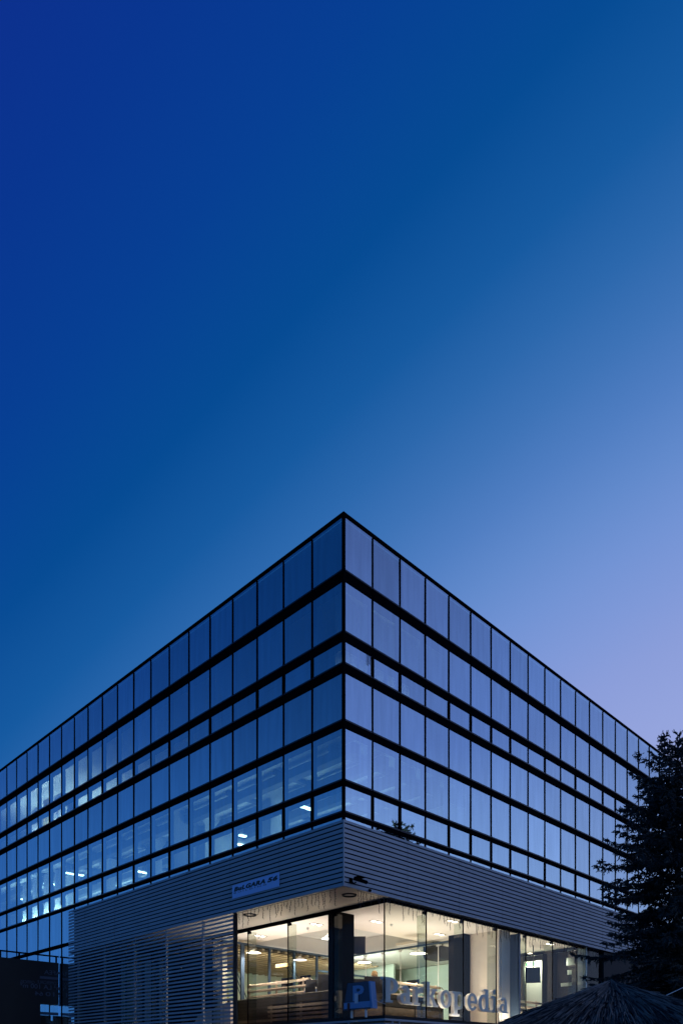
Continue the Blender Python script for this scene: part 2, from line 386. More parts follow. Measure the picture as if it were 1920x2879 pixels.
# ceiling beams in the second storey (lit office) and third
for i in range(5):
    b=MB(); x=.9+i*1.25
    b.box((x,.5,10.62),(x+.28,9.2,10.9)); b.box((x,9.6,10.62),(x+.28,LL-.5,10.9)); part('ceiling_beam',b,M['beam'],B)
for i in range(9):
    b=MB(); y=1.3+i*2.5; b.box((.8,y,10.905),(7.5,y+.16,11.03)); part('ceiling_beam',b,M['beam'],B)
# slim columns inside the office
for y in (4.9,8.7,12.4,16.3,20.0):
    b=MB(); b.box((1.5,y,8.2),(1.95,y+.45,10.6)); b.prism([(1.15,11.04),(2.3,11.04),(1.95,10.6),(1.5,10.6)],1,y,y+.45); part('office_column',b,M['offwall'],B)
# ---- louvre fascia
ZT,ZB=8.245,6.47; P=.1317; PR=-.20
UEND=u_at(193,PR); VEND=22.0
fas=MB()
def blade(mb,z,h,L0,L1,side,dep=.055):
    """slat: vertical-ish blade, lower edge kicked out"""
    o=PR
    prof=[(o-.012,z),(o+.004,z+h),(o+dep,z+h-.006),(o+dep,z+h-.02),(o+.016,z+h-.03),(o+.006,z+.004)]
    if side=='L': mb.prism([(p[0],p[1]) for p in prof],1,L0,L1)      # polygon in x,z
    else: mb.prism([(p[0],p[1]) for p in prof],0,L0,L1)             # polygon in y,z
n=13
for i in range(n+1):
    z=ZB+i*P
    h=.102 if i<n else ZT-z
    bl=MB(); blade(bl,z,h,-.2,VEND,'R'); part('louvre_slat',bl,M['louv'],B)
    bl=MB(); blade(bl,z,h,-.2,UEND,'L'); part('louvre_slat',bl,M['louv'],B)
b=MB(); b.box((PR-.004,PR-.004,ZB+.01),(PR+.03,PR+.03,ZT-.02)); part('louvre_corner_post',b,M['louv'],B)
b=MB(); b.box((-.10,-.10,ZB+.02),(VEND-.05,-.085,ZT-.03)); b.box((-.10,-.084,ZB+.02),(-.085,UEND-.35,ZT-.03)); part('louvre_backing',b,M['blackmat'],B)
b=MB(); b.box((PR+.002,PR+.002,ZT+.001),(VEND,-.028,ZT+.012)); b.box((PR+.002,-.027,ZT+.001),(-.03,UEND,ZT+.012)); part('louvre_cap',b,M['louv'],B)
# seams & rivets on the fascia
sm=MB()
for uu in (2.45,4.85,7.3,9.8,12.3,14.8): 
    sm=MB(); sm.box((PR-.0145,uu-.003,ZB+.004),(PR-.0125,uu+.003,ZT-.01)); part('fascia_seam',sm,M['seam'],B)
for vv in (2.45,5.0,7.5,10.0,12.5,15.0,17.5):
    sm=MB(); sm.box((vv-.003,PR-.0145,ZB+.004),(vv+.003,PR-.0125,ZT-.01)); part('fascia_seam',sm,M['seam'],B)
# ---- louvre screen (left, down to ground floor)
U1=u_at(658,PR)
n2=int((ZB-1.2)/P)
for i in range(1,n2+1):
    z=ZB-i*P
    bl=MB(); prof=[(PR-.010,z+.012),(PR-.002,z+.078),(PR+.045,z+.072),(PR+.045,z+.055),(PR+.01,z+.045),(PR+.008,z+.012)]
    bl.prism(prof,1,U1+.04,UEND); part('screen_slat',bl,M['louv'],B)
for px in (658,566,463,374,290,216):
    uu=u_at(px,PR); b=MB(); b.box((PR+.047,uu-.03,1.2),(PR+.12,uu+.03,ZB-.01)); part('screen_post',b,M['louv'] if px!=658 else M['edge'],B)
b=MB(); b.box((PR-.015,U1-.005,1.2),(PR+.10,U1+.035,ZB-.004)); part('screen_post',b,M['edge'],B)

# ---- soffit + cafe shell
VG=1.70; UG=0.03; ZF=3.06; ZH=6.47
b=MB(); b.box((-.19,-.19,ZH+.0),(VG-.06,UEND,ZH+.03)); part('soffit',b,M['soffit'],B)
b=MB(); b.box((VG-.05,UG-.05,ZH-.11),(VG+.05,UEND-.3,ZH-.002)); b.box((VG+.052,UG-.05,ZH-.07),(15.3,UG+.04,ZH-.002)); part('glazing_head_rail',b,M['black'],B)
b=MB(); b.box((VG-.03,UG-.03,ZF),(VG+.03,UEND-.3,ZF+.05)); b.box((VG+.032,UG-.03,ZF),(15.3,UG+.03,ZF+.05)); part('glazing_sill',b,M['blackmat'],B)
# glass panels with fins
ul=[UG,2.12,4.257,6.39,8.52,10.65,12.8,14.9,UEND-.3]
for a0,a1 in zip(ul[:-1],ul[1:]):
    b=MB(); b.box((VG-.006,a0+.012,ZF+.05),(VG+.006,a1-.012,ZH-.11)); fixn(part('shopfront_glass',b,M['clearl'],B))
for a in ul[1:-1]:
    b=MB(); b.box((VG-.014,a-.014,ZF+.05),(VG+.016,a+.014,ZH-.11)); part('glass_joint',b,M['black'],B)
    b=MB(); b.box((VG+.02,a-.008,ZF+.05),(VG+.36,a+.008,ZH-.11)); fixn(part('glass_fin',b,M['fin'],B))
b=MB(); b.box((VG-.015,UG-.015,ZF+.05),(VG+.015,UG+.015,ZH-.07)); part('glass_joint',b,M['black'],B)
vl=[VG+.02]+[1.70+1.925*k for k in range(1,8)]
for a0,a1 in zip(vl[:-1],vl[1:]):
    b=MB(); b.box((a0+.012,UG-.006,ZF+.05),(a1-.012,UG+.006,ZH-.07)); fixn(part('shopfront_glass',b,M['clear'],B))
for a in vl[1:]:
    b=MB(); b.box((a-.014,UG-.016,ZF+.05),(a+.014,UG+.014,ZH-.07)); part('glass_joint',b,M['black'],B)
    b=MB(); b.box((a-.07,UG+.02,ZH-.16),(a+.07,UG+.09,ZH-.075)); part('glass_clamp',b,M['black'],B)
    b=MB(); b.box((a-.008,UG+.02,ZF+.05),(a+.008,UG+.36,ZH-.165)); fixn(part('glass_fin',b,M['fin'],B))
for a in ul[1:-1]:
    b=MB(); b.box((VG+.02,a-.07,ZH-.19),(VG+.10,a+.07,ZH-.112)); part('glass_clamp',b,M['black'],B)
b=MB(); b.box((8.90,UG-.04,ZF-.6),(8.98,UG+.35,ZH-.075)); part('bay_frame',b,M['leafc'],B)
b=MB(); b.box((15.4,-.08,1.0),(LR-.1,.12,ZH-.01)); part('end_wall',b,M['blackmat'],B)
# slab under the cafe and ledge louvres
b=MB(); b.box((VG+.04,UG+.05,2.75),(LR-.15,LL-.15,ZF-.01)); part('floor_slab',b,M['floorw'],B)
for i in range(9):
    z=3.0-i*.1317
    b=MB(); b.box((VG-.20,-.17,z-.062),(VG-.17,UEND-.5,z)); part('ledge_slat',b,M['louv'],B)
    b=MB(); b.box((VG-.1695,-.17,z-.062),(15.3,-.14,z)); part('ledge_slat',b,M['louv'],B)
b=MB()
for uu in (1.3,3.7,6.1): b.box((VG-.165,uu,1.7),(VG-.10,uu+.06,2.995))
for vv in (1.85,2.15,3.9,5.9,8.0): b.box((vv,-.135,1.7),(vv+.06,-.08,2.995))
part('ledge_bracket',b,M['louv'],B)
b=MB(); b.box((VG-.16,-.13,3.002),(VG-.035,UEND-.4,3.05)); b.box((VG-.034,-.13,3.002),(15.3,UG-.035,3.05)); part('ledge_top',b,M['blackmat'],B)
b=MB(); b.box((VG-.06,UG+.02,0),(VG+.0,UEND-.4,2.74)); b.box((VG+.002,UG-.0,0),(15.3,UG+.06,2.74)); part('ground_floor_wall',b,M['blackmat'],B)
# perimeter ceiling (L around a raised recess), recess, partitions
UI,VI=3.84,3.8; UP,VP=8.45,8.2
b=MB(); b.box((VG-.055,UG+.05,ZH+.0),(VI,UEND,ZH+.10)); b.box((VI+.001,UG+.05,ZH),(VP,UI,ZH+.1)); b.box((VP+.001,UG+.05,ZH),(15.2,5.2,ZH+.1)); part('cafe_ceiling',b,M['ceil'],B)
b=MB(); b.box((VI+.002,UI+.002,ZH+.55),(VP+.3,UP+.3,ZH+.62)); part('recess_ceiling',b,M['grey'],B)
b=MB(); b.box((VI-.04,UI-.04,ZH+.101),(VI+.0,UP+.3,ZH+.54)); b.box((VI+.001,UI-.04,ZH+.101),(VP+.3,UI,ZH+.54)); part('recess_side',b,M['ceil'],B)
ZP=6.30
b=MB(); b.box((VP+.10,UI,ZP+.08),(VP+.3,UP+.3,ZH+.54)); b.box((VI,UP+.10,ZP+.08),(VP+.099,UP+.3,ZH+.54)); part('partition_bulkhead',b,M['grey'],B)
b=MB(); b.box((VG+.4,UP-.03,ZP),(VP+.03,UP+.06,ZP+.07)); b.box((VP-.03,2.34,ZP),(VP+.06,UP-.031,ZP+.07)); part('partition_head',b,M['leafc'],B)
# cove light strips on the partition heads
b=MB(); b.box((VI+.4,UP+.065,ZP+.03),(VP,UP+.095,ZP+.06)); part('cove_light_strip',b,M['cove'],B)
b=MB(); b.box((VP+.065,UI+.3,ZP+.03),(VP+.095,UP,ZP+.06)); part('cove_light_strip',b,M['cove'],B)
for px,wd in ((682,.16),(758,.10),(827,.10),(891,.10)):
    vv=v_at(px,UP); b=MB(); b.box((vv-wd/2,UP-.02,ZF),(vv+wd/2,UP+.05,ZP-.001)); part('partition_mullion',b,M['leafc'],B)
b=MB(); b.box((v_at(895,UP),UP-.018,5.35),(VP-.04,UP+.045,5.45)); part('partition_transom',b,M['leafc'],B)
b=MB(); b.box((VG+.42,UP+.01,ZF),(VP,UP+.02,ZP)); fixn(part('partition_glass',b,M['clear'],B))
b=MB(); b.box((VP+.01,2.36,ZF),(VP+.02,UP-.04,ZP)); fixn(part('partition_glass',b,M['clear'],B))
for px in (1028,1076,1126,1178,1232):
    uu=u_at(px,VP); b=MB(); b.box((VP-.006,uu-.012,ZF),(VP+.009,uu+.012,ZP-.001)); b.box((VP-.02,uu-.09,ZP-.09),(VP-.007,uu+.09,ZP-.03)); part('partition_joint',b,M['white'],B)
# dark columns and cream pier
b=MB(); b.box((VP-.35,1.62,ZF),(VP+.2,2.33,ZH-.001)); part('dark_column',b,M['stone'],B)
b=MB(); b.box((VP,.38,ZF),(8.89,1.61,ZH-.001)); b.box((VP+.12,.36,ZF),(8.88,.379,ZH-.001)); part('cream_pier',b,M['cream'],B)
cl=MB(); cl.box((2.0,2.2,ZF),(2.69,2.67,ZH-.001)); part('corner_column',cl,M['stone'],B)
# rear room behind the left partition: slatted ceiling, ochre wall
b=MB(); b.box((VG+.05,UP+.31,6.60),(12.0,15.5,6.66)); part('rear_room_ceiling',b,M['blackmat'],B)
b=MB()
x=VG+.3
while x<11.5:
    b.box((x,UP+.5,6.28),(x+.13,15.2,6.36)); x+=.40
part('ceiling_slats',b,M['wood'],B)
b=MB(); b.box((VG+.05,15.3,ZF),(12.0,15.4,6.6)); part('rear_wall',b,M['green'],B)
b=MB(); b.box((4.2,15.26,ZF),(7.4,15.295,5.6)); part('ochre_wall_panel',b,M['yellow'],B)
b=MB(); b.box((12.2,UP+.31,ZF),(12.3,15.4,6.6)); part('rear_wall',b,M['green'],B)
# room behind the right partition
b=MB(); b.box((VP+.31,UG+.4+5,ZH+.03),(14.2,UP+6,ZH+.1)); part('side_room_ceiling',b,M['grey'],B)
b=MB(); b.box((13.9,5.25,ZF),(14.0,14.4,ZH)); part('side_room_wall',b,M['green'],B)
b=MB(); b.box((VP+.4,10.2,5.95),(13.8,10.3,6.03)); part('side_room_beam',b,M['leafc'],B)
# second bay: partition + wall
VB=14.2
b=MB(); b.box((13.2,.45,6.28),(13.26,5.1,6.36)); part('bay_partition_head',b,M['black'],B)
# bay back wall with openings
def wallv(mb,v0,v1,u0,u1,z0,z1,holes):
    us=sorted({u0,u1,*[h[0] for h in holes],*[h[1] for h in holes]}); zs=sorted({z0,z1,*[h[2] for h in holes],*[h[3] for h in holes]})
    for i in range(len(us)-1):
        for j in range(len(zs)-1):
            um,zm=(us[i]+us[i+1])/2,(zs[j]+zs[j+1])/2
            if not any(h[0]<um<h[1] and h[2]<zm<h[3] for h in holes): mb.box((v0,us[i],zs[j]),(v1,us[i+1],zs[j+1]))
VBW=13.3
def H(px0,px1,py0,py1,v=VBW):
    u0,u1=sorted((u_at(px0,v),u_at(px1,v))); um=(u0+u1)/2
    z0,z1=sorted((z_at(py0,v,um),z_at(py1,v,um))); return (u0,u1,z0,z1)
b=MB(); wallv(b,VBW,VBW+.15,.1,5.0,ZF,6.28,[H(1470,1523,2703,2900),H(1587,1616,2693,2716),H(1590,1607,2728,2742),H(1571,1608,2764,2775)])
part('bay_rear_wall',b,M['para'],B)
b=MB(); b.box((13.05,u_at(1557,13.05),ZF),(13.29,u_at(1525,13.05),6.27)); part('bay_column',b,M['stone'],B)
b=MB(); b.box((VBW+.6,-.05,ZF),(VBW+.66,5.2,6.6)); part('bay_light_wall',b,M['green'],B)
b=MB(); b.box((13.5,.2,ZH+.0),(18,5.2,ZH+.08)); part('bay_ceiling',b,M['ceil'],B)
# low dark parapet around the void behind the glass, timber slats on its foot
PU,PV=2.75,2.9
ZPAR=4.14
b=MB(); b.box((PV,PU,ZF),(PV+.12,15.0,ZPAR)); part('parapet_wall',b,M['para'],B)
b=MB(); b.box((PV+.121,PU,ZF),(8.1,PU+.12,ZPAR)); part('parapet_wall',b,M['para'],B)
b=MB()
for i in range(5): b.box((PV-.06,3.3,ZF+.06+i*.15),(PV-.03,6.7 if i>1 else 9,ZF+.15+i*.15))
b.box((PV-.029,3.4,ZF+.05),(PV-.002,3.5,ZF+.8)); b.box((PV-.029,4.9,ZF+.05),(PV-.002,5.0,ZF+.8)); b.box((PV-.029,6.5,ZF+.05),(PV-.002,6.6,ZF+.8))
part('timber_cladding',b,M['pallet'],B)
b=MB(); b.box((3.1,PU-.05,ZF),(8.0,PU-.003,ZF+.62)); part('timber_cladding',b,M['pallet'],B)
b=MB(); b.box((PV+.13,PU+.13,ZF+.01),(8.1,15,3.65)); part('platform',b,M['floorw'],B)
b=MB(); b.tube([(PV+.06,PU+.05,ZPAR+.03),(PV+.06,15,ZPAR+.03)],.018,8); part('parapet_rail',b,M['chrome'],B)
# recessed ceiling spots
def spot(px,py,z=ZH,lit=True):
    v,u=on_z(px,py,z); f=MB()
    for dx in (-.13,.13):
        f.box((v+dx-.12,u-.11,z-.012),(v+dx+.12,u+.11,z-.003))
    o=part('ceiling_spot',f,M['blackmat'],B)
    f=MB()
    for dx in (-.13,.13): f.box((v+dx-.075,u-.07,z-.02),(v+dx+.075,u+.07,z-.0125))
    e=part('spot_lens',f,M['spot'],B); e.parent=o
    return v,u
spots=[spot(731,2632),spot(890,2600),spot(1058,2592),spot(1235,2628),spot(1272,2591),spot(1494,2682),spot(1546,2655)]
b=MB()
for px,py in ((865,2612),(729,2640),(1100,2602)):
    v,u=on_z(px,py,ZH-.03); b.lathe([(.001,-.05),(.03,-.05),(.05,0),(.05,.03)],(v,u,ZH-.034),12)
part('smoke_detector',b,M['white'],B)
v,u=on_z(703,2573,ZH); b=MB(); b.lathe([(.20,-.03),(.22,0),(.17,0),(.15,-.02)],(v,u,ZH-.001),24); part('soffit_light_ring',b,M['edge'],B)
v,u=on_z(982,2517,ZH); b=MB(); b.lathe([(.20,-.03),(.22,0),(.17,0),(.15,-.02)],(v,u,ZH-.001),24); part('soffit_light_ring',b,M['edge'],B)
# things glimpsed through the screen: cream piers, sloped cream block, added dark blocker
for px0,px1 in ((612,626),(447,456),(407,428),(352,388)):
    u0,u1=u_at(px1,2.3),u_at(px0,2.3); b=MB(); b.box((2.3,u0,ZF),(2.5,u1,6.2)); part('inner_pier',b,M['cream'],B)

b=MB(); b.box((2.52,9.2,ZF),(2.62,UEND,ZH-.001)); part('screen_dark_blocker',b,M['para'],B)  # added dark sheet hiding the lit rear room behind the slats
b=MB(); u0,u1=u_at(648,2.2),u_at(545,2.2); b.prism([(u0,ZF),(u1+.5,ZF),(u1,ZF+.25),(u1-.3,ZF+.6),(u0,ZF+1.0)],0,2.2,2.45); part('bright_patch_block',b,M['cream'],B)  # cream block shaped to give a bright patch low behind the slats
# ============================================================ objects inside
def area_light(name,v,u,z,d,sx_,sy_,e,col=(1,.85,.66),spread=150):
    ld=bpy.data.lights.new(name,'AREA'); ld.shape='RECTANGLE'; ld.size=sx_; ld.size_y=sy_; ld.energy=e; ld.color=col; ld.spread=math.radians(spread)
    o=bpy.data.objects.new(name,ld); o.location=Wd(v,u,z); COL.objects.link(o)
    dw=Vector(Wd(v+d[0],u+d[1],z+d[2]))-Vector(Wd(v,u,z)); q=dw.to_track_quat('-Z','Y')
    if abs(d[2])>.9: q=Matrix.Rotation(A,4,'Z').to_quaternion()@(Matrix.Rotation(math.pi,4,'X').to_quaternion() if d[2]>0 else Matrix.Identity(4).to_quaternion())
    o.rotation_mode='QUATERNION'; o.rotation_quaternion=q; return o
def lamp_point(name,v,u,z,e,col=(1,.85,.66),r=.08,spotang=None):
    ld=bpy.data.lights.new(name,'SPOT' if spotang else 'POINT'); ld.energy=e; ld.color=col; ld.shadow_soft_size=r
    if spotang: ld.spot_size=math.radians(spotang); ld.spot_blend=.6
    o=bpy.data.objects.new(name,ld); o.location=Wd(v,u,z); COL.objects.link(o); return o
for i,(v,u) in enumerate(spots): lamp_point('spot_lamp',v,u,ZH-.05,85,(1,.80,.56),.05,150)
# pendant lamps
def pendant(px,py,z,label,d=.36,zc=ZH,e=45):
    v,u=on_z(px,py,z)
    t=thing('pendant_lamp',label,'lamp',(v,u,z),group='white dish pendant lamps in the lit ground level rooms')
    b=MB(); b.tube([(v,u,z+.16),(v,u,zc)],.008,6); part('cord',b,M['blackmat'],t)
    b=MB(); b.lathe([(.04,.17),(.06,.12),(.10,.09),(d*.6,.06),(d,.0),(d-.01,-.005),(d*.58,.05),(.08,.07)],(v,u,z),28); part('lamp_shade',b,M['shade'],t,True)
    b=MB(); b.lathe([(.001,.0),(d*.9,.006),(d*.92,.012),(.001,.04)],(v,u,z),28); part('diffuser',b,M['lampin'],t,True)
    area_light('pendant_bulb',v,u,z-.02,(0,0,-1),d*1.2,d*1.2,e,(1,.88,.72))
    return t
pendant(713,2681,5.95,'white dish pendant lamp leftmost, behind the second glass panel from the louvre screen',.30,6.28)
pendant(843,2701,5.95,'white dish pendant lamp under the timber slats, left of the dark corner column',.30,6.28)
pendant(924,2641,5.95,'white pendant lamp partly hidden by the dark corner column',.26,ZH+.55,60)
pendant(1176,2683,5.75,'large white dish pendant lamp above the letters, right of the dark corner column',.34,ZH+.03,60)
pendant(1024,2708,5.75,'small white dish pendant lamp just right of the dark corner column',.30,ZH+.03)
# added fill lamps brightening the rooms, backs to the camera, no real fittings
area_light('added_upfill',2.25,5.6,ZF+.1,(0,0,1),.3,3.6,85,(1,.92,.84),110)
area_light('added_upfill',5.9,2.0,ZF+.1,(0,0,1),4.6,.5,92,(1,.92,.83),130)
area_light('added_upfill',6.2,6.2,3.75,(0,0,1),3,3,50,(1,.92,.80))
area_light('added_upfill',4.4,.095,ZF+.08,(0,.25,1),3.0,.05,12,(1,.88,.75),140)  # added strip that brightens the letter faces
area_light('added_upfill',8.45,.16,ZF+.08,(0,.3,1),.7,.08,9,(1,.90,.78),140)  # added to brighten the front of the cream pier
area_light('added_upfill',11.2,1.7,ZF+.1,(0,0,1),3.0,.6,95,(1,.90,.78),130)
area_light('added_room_fill',6.0,UP+.6,5.9,(0,1,-.25),5,.4,110,(1,.90,.66))  # added fill, turned away from the camera to wash the back walls
area_light('added_room_fill',6.0,11.5,3.2,(0,0,1),6,3,42,(1,.88,.68))
area_light('added_room_fill',VP+.5,8.0,5.9,(1,0,-.25),4,.5,130,(.92,1,.90))
area_light('added_room_fill',VP+.5,8.0,3.3,(.3,0,1),2,4,70,(.95,1,.92))
area_light('added_room_fill',13.6,2.4,5.9,(1,0,-.4),3,.3,45,(1,.9,.76))
# wall lamp (amber) and diagonal slat screens
v,u=on_z(792,2716,5.4); b=MB(); b.box((v-.05,u-.3,5.34),(v+.05,u+.3,5.46)); solo('amber_lamp',b,M['amber'],'small amber box lamp glowing behind the glazed partition, left of the corner column','lamp',(v,u,5.4))
def slat_screen(px0,px1,py0,py1,label,up,v0=None):
    u=UP+.5; v0=v_at(px0,u); v1=v_at(px1,u); z1=z_at(py0,v0,u); z0=z_at(py1,v0,u)
    t=thing('slatted_screen',label,'screen',((v0+v1)/2,u,z0),group='diagonal slat screens')
    nn=max(3,int((v1-v0)/.13)); 
    for i in range(nn):
        b=MB(); x=v0+(v1-v0)*i/nn; w_=.9
        b.prism([(x,z1),(x+.03,z1),(x+.03+w_*.6,z0),(x+w_*.6,z0)],1,u,u+.03); part('slat',b,M['leafc'],t)
slat_screen(650,672,2728,2812,'dark diagonal slats behind the partition beside the louvre screen',1)
slat_screen(806,828,2720,2760,'dark diagonal slats below the timber ceiling near the third mullion',1)
# railings of thick pale pipes
def railing(a,bb,z0,label,rows_=3,vert=None):
    """a,bb=(v,u) ends"""
    a=Vector((a[0],a[1],0)); c=Vector((bb[0],bb[1],0)); d=(c-a); L=d.length; d.normalize()
    t=thing('pipe_railing',label,'railing',(a.x,a.y,z0),group='pale pipe railings behind the glass')
    zt=z0+.56
    for i in range(rows_):
        z=z0+.10+i*.22
        b=MB(); b.tube([a+Vector((0,0,z)),c+Vector((0,0,z))],.052,12); part('pipe',b,M['pipe'],t,True)
    for s in (.12,L*.5,L-.25):
        p=a+d*s; b=MB(); b.tube([p+Vector((0,0,z0)),p+Vector((0,0,zt+.06))],.035,8); part('post',b,M['pipe'],t,True)
    e=c; b=MB(); b.tube([e+Vector((0,0,zt)),e+d*.12+Vector((0,0,zt)),e+d*.22+Vector((0,0,zt-.08)),e+d*.24+Vector((0,0,z0+.08)),e+d*.3+Vector((0,0,z0)),e+d*.75+Vector((0,0,z0+.02))],.02,8)
    part('end_loop',b,M['chrome'],t,True)
    return t
vr=PV+.35
railing((vr,u_at(697,vr)),(vr,u_at(866,vr)),ZPAR+.02,'pale three pipe railing on the dark parapet, left of the dark corner column')
ur=PU+.35
railing((v_at(1100,ur),ur),(v_at(1236,ur),ur),ZPAR-.05,'pale pipe railing seen above the first letters of the white lettering')
uq=1.6
railing((9.15,uq),(v_at(1516,uq),uq),3.70,'pale pipe railing in the right bay under the black screen')

# desks with monitors seen over the left railing
def desk(px0,px1,vd,label):
    u0,u1=u_at(px1,vd),u_at(px0,vd); zt=4.42
    t=thing('desk',label,'desk',(vd,(u0+u1)/2,3.65),group='white desks behind the railing')
    b=MB(); b.box((vd,u0,zt-.03),(vd+.7,u1,zt)); part('desk_top',b,M['white'],t)
    for uu_ in (u0+.05,u1-.09):
        b=MB(); b.box((vd+.05,uu_,3.65),(vd+.65,uu_+.04,zt-.031)); part('leg',b,M['white'],t)
def monitor(px,py,vd,w_,h_,label):
    u_=u_at(px,vd); z_=z_at(py,vd,u_)
    t=thing('monitor',label,'monitor',(vd,u_,z_),group='black monitors over the left railing')
    b=MB(); b.box((vd,u_-w_/2,z_-h_/2),(vd+.03,u_+w_/2,z_+h_/2)); part('display',b,M['screen'],t)
    b=MB(); b.box((vd+.031,u_-.03,z_-h_/2-.15),(vd+.05,u_+.03,z_)); b.box((vd-.02,u_-.12,z_-h_/2-.165),(vd+.14,u_+.12,z_-h_/2-.151)); part('stand',b,M['blackmat'],t)
desk(758,822,3.9,'white desk behind the middle of the left railing')
monitor(806,2763,4.0,.62,.33,'black monitor on the white desk, left of the tall joint of the glass')
monitor(858,2757,4.0,.55,.33,'black monitor near the right end of the left railing')
monitor(1160,2768,7.6,.6,.3,'black monitor above the letters, seen between the right railing pipes')
# armchairs
def chair(px,Y,z,label,rot=0,wd=.62,hb=1.02):
    X=(px-960)/F*Y; v,u=to_vu(X,Y)
    t=thing('armchair',label,'chair',(v,u,z),group='black high backed armchairs on the cafe platform')
    t.rotation_euler=(0,0,rot)  # facing away from the camera
    OR[t]=(0,0,0)
    def q(name,bm,mat): 
        o=part(name,bm,mat,t); return o
    h=wd/2
    b=MB(); b.prism([(-h,-.06),(-h+.03,-.09),(h-.03,-.09),(h,-.06),(h-.01,.02),(-h+.01,.02)],2,.38,.98)
    # taper: slanted back
    bk=MB(); bk.add([(-h,-.30,.35),(h,-.30,.35),(h,-.18,.35),(-h,-.18,.35),(-h+.05,-.40,hb),(h-.05,-.40,hb-.02),(h-.05,-.33,hb),(-h+.05,-.33,hb+.01)],[(0,3,2,1),(4,5,6,7),(0,1,5,4),(1,2,6,5),(2,3,7,6),(3,0,4,7)])
    q('backrest',bk,M['chair'])
    b=MB(); b.box((-h+.06,-.18,.33),(h-.06,.30,.46)); q('seat',b,M['chair'])
    for s in (-1,1):
        b=MB(); b.tube([(s*(h+.02),-.28,.02),(s*(h+.02),-.30,.62),(s*(h+.02),-.24,.68),(s*(h+.02),.22,.66),(s*(h+.02),.28,.60),(s*(h+.02),.28,.02)],.016,8); q('arm_frame',b,M['chrome'])
    b=MB(); b.tube([(-h-.02,-.29,.30),(h+.02,-.29,.30)],.014,8); q('cross_tube',b,M['chrome'])
    return t
chair(884,25.9,3.65,'black armchair left of the dark column, at the end of the railing',-.25,.5,1.0)
chair(914,25.6,3.68,'black armchair in a bright tube frame against the left side of the dark column',.1,.62,1.12)
chair(1008,26.4,3.65,'black armchair half hidden by the right side of the dark column',.1,.5,1.08)
chair(1056,26.0,3.65,'wide black armchair with the blond person in front of its back',-.15,.82,1.12)
# person seated in the chair (only hair shows)
def person(px,Y,z):
    X=(px-960)/F*Y
    t=bpy.data.objects.new('person',None); COL.objects.link(t); t.location=(X,Y,z); OR[t]=(0,0,0); FR[t]='w'
    tag(t,'person with short blond hair and dark jumper sitting in the wide black armchair','person')
    def skin(name,verts,edges,rad,mat,root=0):
        me=bpy.data.meshes.new(name); me.from_pydata(verts,edges,[]); me.materials.append(mat)
        o=bpy.data.objects.new(name,me); COL.objects.link(o)
        mo=o.modifiers.new('s','SKIN'); 
        for i,r_ in enumerate(rad): me.skin_vertices[0].data[i].radius=(r_,r_)
        me.skin_vertices[0].data[root].use_root=True
        o.modifiers.new('u','SUBSURF').levels=2
        dg=bpy.context.evaluated_depsgraph_get(); m2=bpy.data.meshes.new_from_object(o.evaluated_get(dg)); 
        bpy.data.objects.remove(o); o=bpy.data.objects.new(name,m2); COL.objects.link(o); o.parent=t
        m2.polygons.foreach_set('use_smooth',[True]*len(m2.polygons)); 
        if not m2.materials: m2.materials.append(mat)
        return o
    V=[(0,0,.50),(0,-.02,.72),(0,0,.98),(0,0,1.06),(0,.03,1.14),(0,.03,1.26),
       (.17,0,.98),(.24,.08,.74),(.20,.34,.66),(.17,.42,.66),(-.17,0,.98),(-.24,.08,.74),(-.20,.34,.66),(-.17,.42,.66),
       (.10,.06,.48),(.12,.46,.50),(.12,.44,.10),(.12,.56,.04),(-.10,.06,.48),(-.12,.46,.50),(-.12,.44,.10),(-.12,.56,.04)]
    Ed=[(0,1),(1,2),(2,3),(3,4),(4,5),(2,6),(6,7),(7,8),(8,9),(2,10),(10,11),(11,12),(12,13),(0,14),(14,15),(15,16),(16,17),(0,18),(18,19),(19,20),(20,21)]
    ra=[.15,.14,.13,.055,.085,.085,.06,.045,.035,.035,.06,.045,.035,.035,.09,.06,.045,.04,.09,.06,.045,.04]
    skin('body',V,Ed,ra,M['skin'])
    skin('jumper',[(0,0,.50),(0,-.02,.72),(0,0,.97),(.175,0,.985),(.245,.08,.74),(.205,.31,.665),(-.175,0,.985),(-.245,.08,.74),(-.205,.31,.665)],[(0,1),(1,2),(2,3),(3,4),(4,5),(2,6),(6,7),(7,8)],[.165,.155,.145,.075,.06,.05,.075,.06,.05],M['cloth'])
    skin('trousers',[(0,.02,.49),(.10,.07,.48),(.12,.46,.50),(.12,.44,.14),(-.10,.07,.48),(-.12,.46,.50),(-.12,.44,.14)],[(0,1),(1,2),(2,3),(0,4),(4,5),(5,6)],[.15,.105,.075,.06,.105,.075,.06],M['trouser'])
    # hair: shell of short tufts round the back of the head
    b=MB(); rr=random.Random(3)
    for i in range(420):
        th=rr.uniform(0,2*math.pi); ph=math.acos(rr.uniform(-.35,1))
        d=Vector((math.sin(ph)*math.cos(th),math.sin(ph)*math.sin(th),math.cos(ph)))
        if d.y>.55 and d.z<.35: continue
        p=Vector((0,.03,1.21))+Vector((d.x*.095,d.y*.105,d.z*.115)); q=p+d*.018+Vector((rr.uniform(-.02,.02),rr.uniform(-.02,.02),-.035))
        b.tube([p-d*.015,p+d*.012,q],[.014,.012,.004],5)
    part('hair',b,M['hair'],t,True)
person(1053,26.25,3.72)

